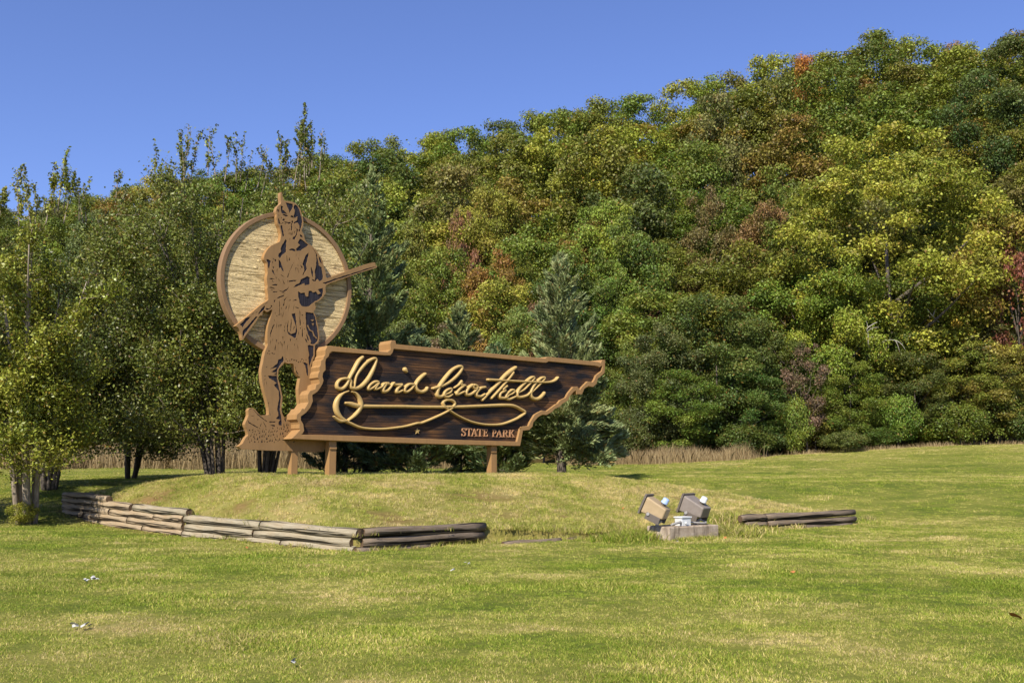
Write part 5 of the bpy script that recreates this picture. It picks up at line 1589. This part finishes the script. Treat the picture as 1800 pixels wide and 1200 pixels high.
# --- the multi-stemmed small-leaved trees on the left
def shrub_tree(px, d, Ht, R, nleaf, nstem, label, seed, colour, sprouts, leanx=0.0, leany=0.0, ztrunk=.14, cl=.30, lift=0.0, base=.22, thick=.045, bark=None):
    x = (px - 900) / F * d * 1.0
    z = gz(x, d)
    g = np.random.default_rng(seed); rd = random.Random(seed)
    root = empty('shrub_tree', (x, d, z)); tag(root, label, 'small-leaved tree')
    stems = []
    C = []; D = []; CL = []
    def shoot(s, e_, sag, r0, r1, mb, seg=5, sub=4):
        m_ = s.lerp(e_, .5) + sag
        q = smooth_open([s, m_, e_], sub)
        mb.tube(q, list(np.linspace(r0, r1, len(q))), seg)
        return q
    twigs = []
    tw = MB()
    for i in range(nstem):
        a = i * 2.39996 + rd.uniform(-.5, .5)
        b0 = Vector((math.cos(a), math.sin(a), 0)) * rd.uniform(.05, base) + Vector((0, 0, -.2))
        sp = R * rd.uniform(.25, .78)
        top = Vector((math.cos(a) * sp + leanx, math.sin(a) * sp + leany, Ht * (rd.uniform(.86, .98) - .34 * sp / R)))
        mb = MB()
        q = shoot(b0, top, Vector((-math.cos(a) * sp * .22, -math.sin(a) * sp * .22, -Ht * .02)), rd.uniform(.8, 1.5) * thick, .012, mb, 7, 8)
        mb.build('stem', bark or M_BARK, root)
        nq = len(q)
        for k in range(13):
            f = rd.uniform(ztrunk + .05, .98); j = min(nq - 2, int(f * (nq - 1)))
            s = q[j]; aa = a + rd.uniform(-1.7, 1.7)
            L = R * rd.uniform(.30, .62) * (1.2 - .6 * f)
            el = rd.uniform(.25, 1.1) if f > .45 else rd.uniform(-.35, .7)
            e_ = s + Vector((math.cos(aa) * math.cos(el), math.sin(aa) * math.cos(el), math.sin(el))) * L
            e_.z = max(e_.z, Ht * ztrunk * .8 + lift)
            qq = shoot(s, e_, Vector((0, 0, -.08 * L)), .020, .006, tw, 4, 4)
            twigs.append((qq, L, rd.random(), max(.16, .34 * L ** .6)))
            for _ in range(3):
                s2 = qq[rd.randrange(3, len(qq))]; L2 = L * rd.uniform(.35, .7)
                a3 = aa + rd.uniform(-1.4, 1.4); e3 = rd.uniform(-.2, 1.2)
                e2 = s2 + Vector((math.cos(a3) * math.cos(e3), math.sin(a3) * math.cos(e3), math.sin(e3))) * L2
                e2.z = max(e2.z, Ht * ztrunk * .7 + lift)
                q2 = shoot(s2, e2, Vector((0, 0, -.05 * L2)), .010, .004, tw, 3, 3)
                twigs.append((q2, L2, rd.random(), max(.14, .34 * L2 ** .6)))
    for (sx, sz_, sl) in sprouts:          # long upright shoots above the crown
        for _ in range(2):
            s = Vector((sx + rd.uniform(-.30, .30), rd.uniform(-.5, .5), sz_ - sl * rd.uniform(.95, 1.25)))
            e_ = Vector((sx + rd.uniform(-.10, .10), s.y + rd.uniform(-.2, .2), sz_ - rd.uniform(0, .35) * sl))
            q = shoot(s, e_, Vector((0, 0, 0)), .016, .005, tw, 4, 6)
            twigs.append((q, sl * .6, rd.random(), .075))
            for _ in range(3):
                s2 = q[rd.randrange(2, len(q) - 2)]; e2 = s2 + Vector((rd.uniform(-.22, .22), rd.uniform(-.22, .22), rd.uniform(.25, .6) * min(1, sl)))
                q2 = shoot(s2, e2, Vector((0, 0, -.02)), .007, .003, tw, 3, 3); twigs.append((q2, .3 * sl, rd.random(), .045))
    tw.build('twigs', M_BARK_PALE, root)['kind'] = 'stuff'
    tot = sum(max(.3, t[1]) * (1 if t[3] > .12 else .34) for t in twigs)
    for q, L, cr, sc in twigs:
        n = max(6, int(nleaf * max(.3, L) * (1 if sc > .12 else .34) / tot))
        t = (.12 + .88 * g.random(n) ** .8) * (len(q) - 1.001)
        k = t.astype(int); fr = (t - k)[:, None]
        Q = np.array([tuple(v) for v in q])
        c = Q[k] * (1 - fr) + Q[k + 1] * fr + g.normal(size=(n, 3)) * sc * .62
        C.append(c); CL.append(np.full(n, cr))
        ax = Q[-1] - Q[0]; D.append(g.normal(size=(n, 3)) * .8 + np.array([0, 0, .55]))
    C = np.concatenate(C); D = np.concatenate(D); CL = np.concatenate(CL)
    ok = C[:, 2] > Ht * ztrunk * np.where(CL > .6, .48, .95) + lift
    C, D, CL = C[ok], D[ok], CL[ok]
    n = len(C)
    v = leaf_cards(C, D, g.uniform(.055, .112, n) * (d / 26.0) ** .5, .55, .4)
    me = cards_mesh('foliage', v, g.random(n), CL, M_LEAF_GLOSS)
    o = link_mesh('foliage', me, None, root); o.color = (*colour, 1)
    return root
def spr(px, py, d, x0, z0, L): 
    p = at_y(px, py, d); return (p.x - x0, p.z - z0, L)
def sprs(pxt, d, lst):
    x0 = (pxt - 900) / F * d; z0 = gz(x0, d)
    return [spr(a, b, d, x0, z0, L) for a, b, L in lst]
GRN1 = (0.200, 0.206, 0.026); GRN2 = (0.094, 0.108, 0.024)
shrub_tree(58, 25.0, 8.8, 2.3, 86000, 7, 'leftmost multi-stemmed tree with pale trunks beside the timber wall', 11, GRN1,
           sprs(58, 25.0, [(40, 300, 1.3), (62, 325, 1.0), (118, 268, 1.6), (100, 300, 1.2), (135, 300, 1.0), (4, 305, 1.4)]), ztrunk=.23, leany=-1.1, base=.34, thick=.075, bark=M_BARK_PALE)
shrub_tree(95, 30.0, 8.0, 3.4, 84000, 9, 'dark trunked tree behind the leftmost multi-stemmed tree', 12, GRN2, sprs(95, 30.0, [(207, 300, 1.2), (150, 330, 1.0)]), ztrunk=.25, thick=.07)
shrub_tree(385, 29.5, 10.5, 3.6, 118000, 13, 'wide multi-stemmed tree left of the cream disc with upright shoots', 13, (0.138, 0.152, 0.028),
           sprs(385, 29.5, [(330, 205, 2.2), (345, 230, 1.8), (318, 250, 1.6), (372, 222, 1.6), (412, 222, 1.6), (430, 245, 1.2), (288, 265, 1.2), (300, 290, 1.3)]), leanx=-.7, ztrunk=.165)
shrub_tree(470, 31.0, 10.9, 3.4, 112000, 12, 'multi-stemmed tree directly behind the cream disc with the tallest shoot', 14, (0.138, 0.152, 0.028),
           sprs(470, 31.0, [(530, 168, 2.8), (526, 185, 2.4), (536, 200, 2.0), (490, 225, 1.8), (502, 235, 1.4), (552, 220, 1.5), (572, 232, 1.4), (465, 255, 1.4)]), leanx=.45, ztrunk=.165)
shrub_tree(235, 36.0, 8.4, 3.8, 80000, 9, 'dark green tree filling the gap between the left trees', 15, GRN2, [], ztrunk=.16)
shrub_tree(-170, 24.5, 6.9, 2.7, 60000, 8, 'multi-stemmed tree cut off by the left edge of the picture', 16, GRN1, [], ztrunk=.22, leany=-.6)
# suckers at the foot of the leftmost tree
g9 = plant('bush', 1, (50 - 900) / F * 24.6, 24.6, .62, .36, GRN1, 'small leafy sucker shoots around the leftmost pale trunks', name='sucker_bush', cat='bush', parts=('foliage', 'stem'))

# --- dry grass along the far side of the lawn
def mat_dry(name):
    t = NT(name)
    r = t.n('Attribute', attribute_name='rnd').outputs['Fac']
    n = t.noise(t.coord('World', (.35, .35, .35)), 1.0, 3)
    c = t.ramp(t.math('ADD', t.math('MULTIPLY', r, .6), t.math('MULTIPLY', n, .5)), [(0.2, (0.17, 0.115, 0.055)), (0.5, (0.33, 0.24, 0.12)), (0.85, (0.50, 0.39, 0.21))])
    p = t.n('BsdfPrincipled'); t.l(c, p.inputs['Base Color']); p.inputs['Roughness'].default_value = .8; p.inputs['Specular IOR Level'].default_value = .1
    tr = t.n('BsdfTranslucent'); t.l(c, tr.inputs['Color'])
    mx = t.n('MixShader'); mx.inputs[0].default_value = .3
    t.l(p.outputs[0], mx.inputs[1]); t.l(tr.outputs[0], mx.inputs[2]); t.l(mx.outputs[0], t.out.inputs[0])
    return t.m
M_DRY = mat_dry('dry_grass_stems')
def blades(name, x, y, hmin, hmax, w, label, cat, lean=.6):
    n = len(x)
    z = ground_z(x, y) - .03
    cl = vn2.fbm(x * .8, y * .8, 3); h = hmin + (hmax - hmin) * np.clip(rng.random(n) ** 1.2 * (.35 + 1.3 * (cl - .2)), .05, 1); a = rng.uniform(0, 6.283, n); th = rng.uniform(0, 6.283, n); ln = rng.uniform(.05, lean, n) * h
    c = np.column_stack([x, y, z]); s = np.column_stack([np.cos(th), np.sin(th), 0 * th]) * (w * rng.uniform(.5, 1.3, n))[:, None]
    top = c + np.column_stack([np.cos(a) * ln, np.sin(a) * ln, h]); mid = c + np.column_stack([np.cos(a) * ln * .35, np.sin(a) * ln * .35, h * .6])
    v = np.stack([c - s, c + s, mid + s * .9, top + s * .25, top - s * .25, mid - s * .9], 1).reshape(-1, 3)
    me = mesh_np(name, v, np.arange(n * 6), np.arange(n) * 6)
    set_attr(me, 'rnd', rng.random(n), 'FACE'); me.materials.append(M_DRY)
    o = link_mesh(name, me, None); tag(o, label, cat, kind='stuff'); return o
def clumped(n, x0, x1, yf, dep, per=26, sp=.35, thr=.40):
    m = n // per
    cx = rng.uniform(x0, x1, m); cy = yf(cx) + dep * rng.random(m) ** 1.4
    x = np.repeat(cx, per) + rng.normal(size=m * per) * sp; y = np.repeat(cy, per) + rng.normal(size=m * per) * sp
    k = vn.fbm(x * .55 + 3, y * .9 + 7, 3) + rng.uniform(-.12, .12, len(x)) > thr
    return x[k], y[k]
x, y = clumped(52000, -34, -3, lambda q: 47.5 + .8 * np.sin(q * .9), 10, 26, .5)
blades('dry_grass', x, y, .5, 1.7, .0085, 'tall dry tan grass along the far side of the lawn under the left trees', 'dry grass')
x, y = clumped(17000, 3.5, 12.8, lambda q: 53 + .15 * np.abs(q) + .8 * np.sin(q * 1.3), 5.0, 26, .5)
blades('dry_grass', x, y, .2, 1.15, .008, 'dry tan grass in front of the forest edge behind the sign tip', 'dry grass')
x, y = clumped(5200, 10, 33, lambda q: 57.0 + 0 * q, 2.5, 20, .3)
blades('dry_grass', x, y, .05, .38, .009, 'short dry grass fringe along the foot of the right-hand wood', 'dry grass')
# weeds on the mound edge, around the block and along the timbers
def ring(n, pts, sp):
    i = rng.integers(0, len(pts) - 1, n); t = rng.random(n)
    P0 = np.array([(p.x, p.y) for p in pts]); q = P0[i] * (1 - t[:, None]) + P0[i + 1] * t[:, None] + rng.normal(size=(n, 2)) * sp
    return q[:, 0], q[:, 1]
def weeds(n, pts, sp, tint, s0, s1):
    x, y = ring(n, pts, sp)
    return x, y, np.full(n, tint) + rng.uniform(-.2, .2, n), rng.uniform(s0, s1, n)
blkp = [kpt(-.12, -.08, 0), kpt(KW + .2, -.08, 0), kpt(KW + .5, .5, 0)]
W_ = [weeds(90, blkp, .05, .42, .7, 1.5), weeds(240, [kpt(-.9, .45, 0), kpt(-.3, .55, 0), kpt(-.1, .9, 0)], .16, .25, 1.3, 2.6), weeds(200, [MF[3], MF[4], MF[5]], .14, .55, .7, 1.5),
      weeds(120, [WM, WC, WR], .08, .5, .7, 1.5), weeds(160, [MF[6], MF[7]], .16, .6, .8, 1.7), weeds(160, [kpt(KW + .2, .2, 0), MF[6]], .25, .55, 1.5, 2.8), weeds(900, [Vector((8.2, 25.6, 0)), Vector((6.0, 28.2, 0)), Vector((2.8, 31.0, 0))], .32, .9, .8, 1.6)]
x = np.concatenate([w[0] for w in W_]); y = np.concatenate([w[1] for w in W_]); tt = np.clip(np.concatenate([w[2] for w in W_]), 0, 1); ss = np.concatenate([w[3] for w in W_])
scatter('weeds', np.column_stack([x, y, ground_z(x, y)]), tt, rng.random(len(x)) * .7, ss, rng.integers(0, 4, len(x)), mt)
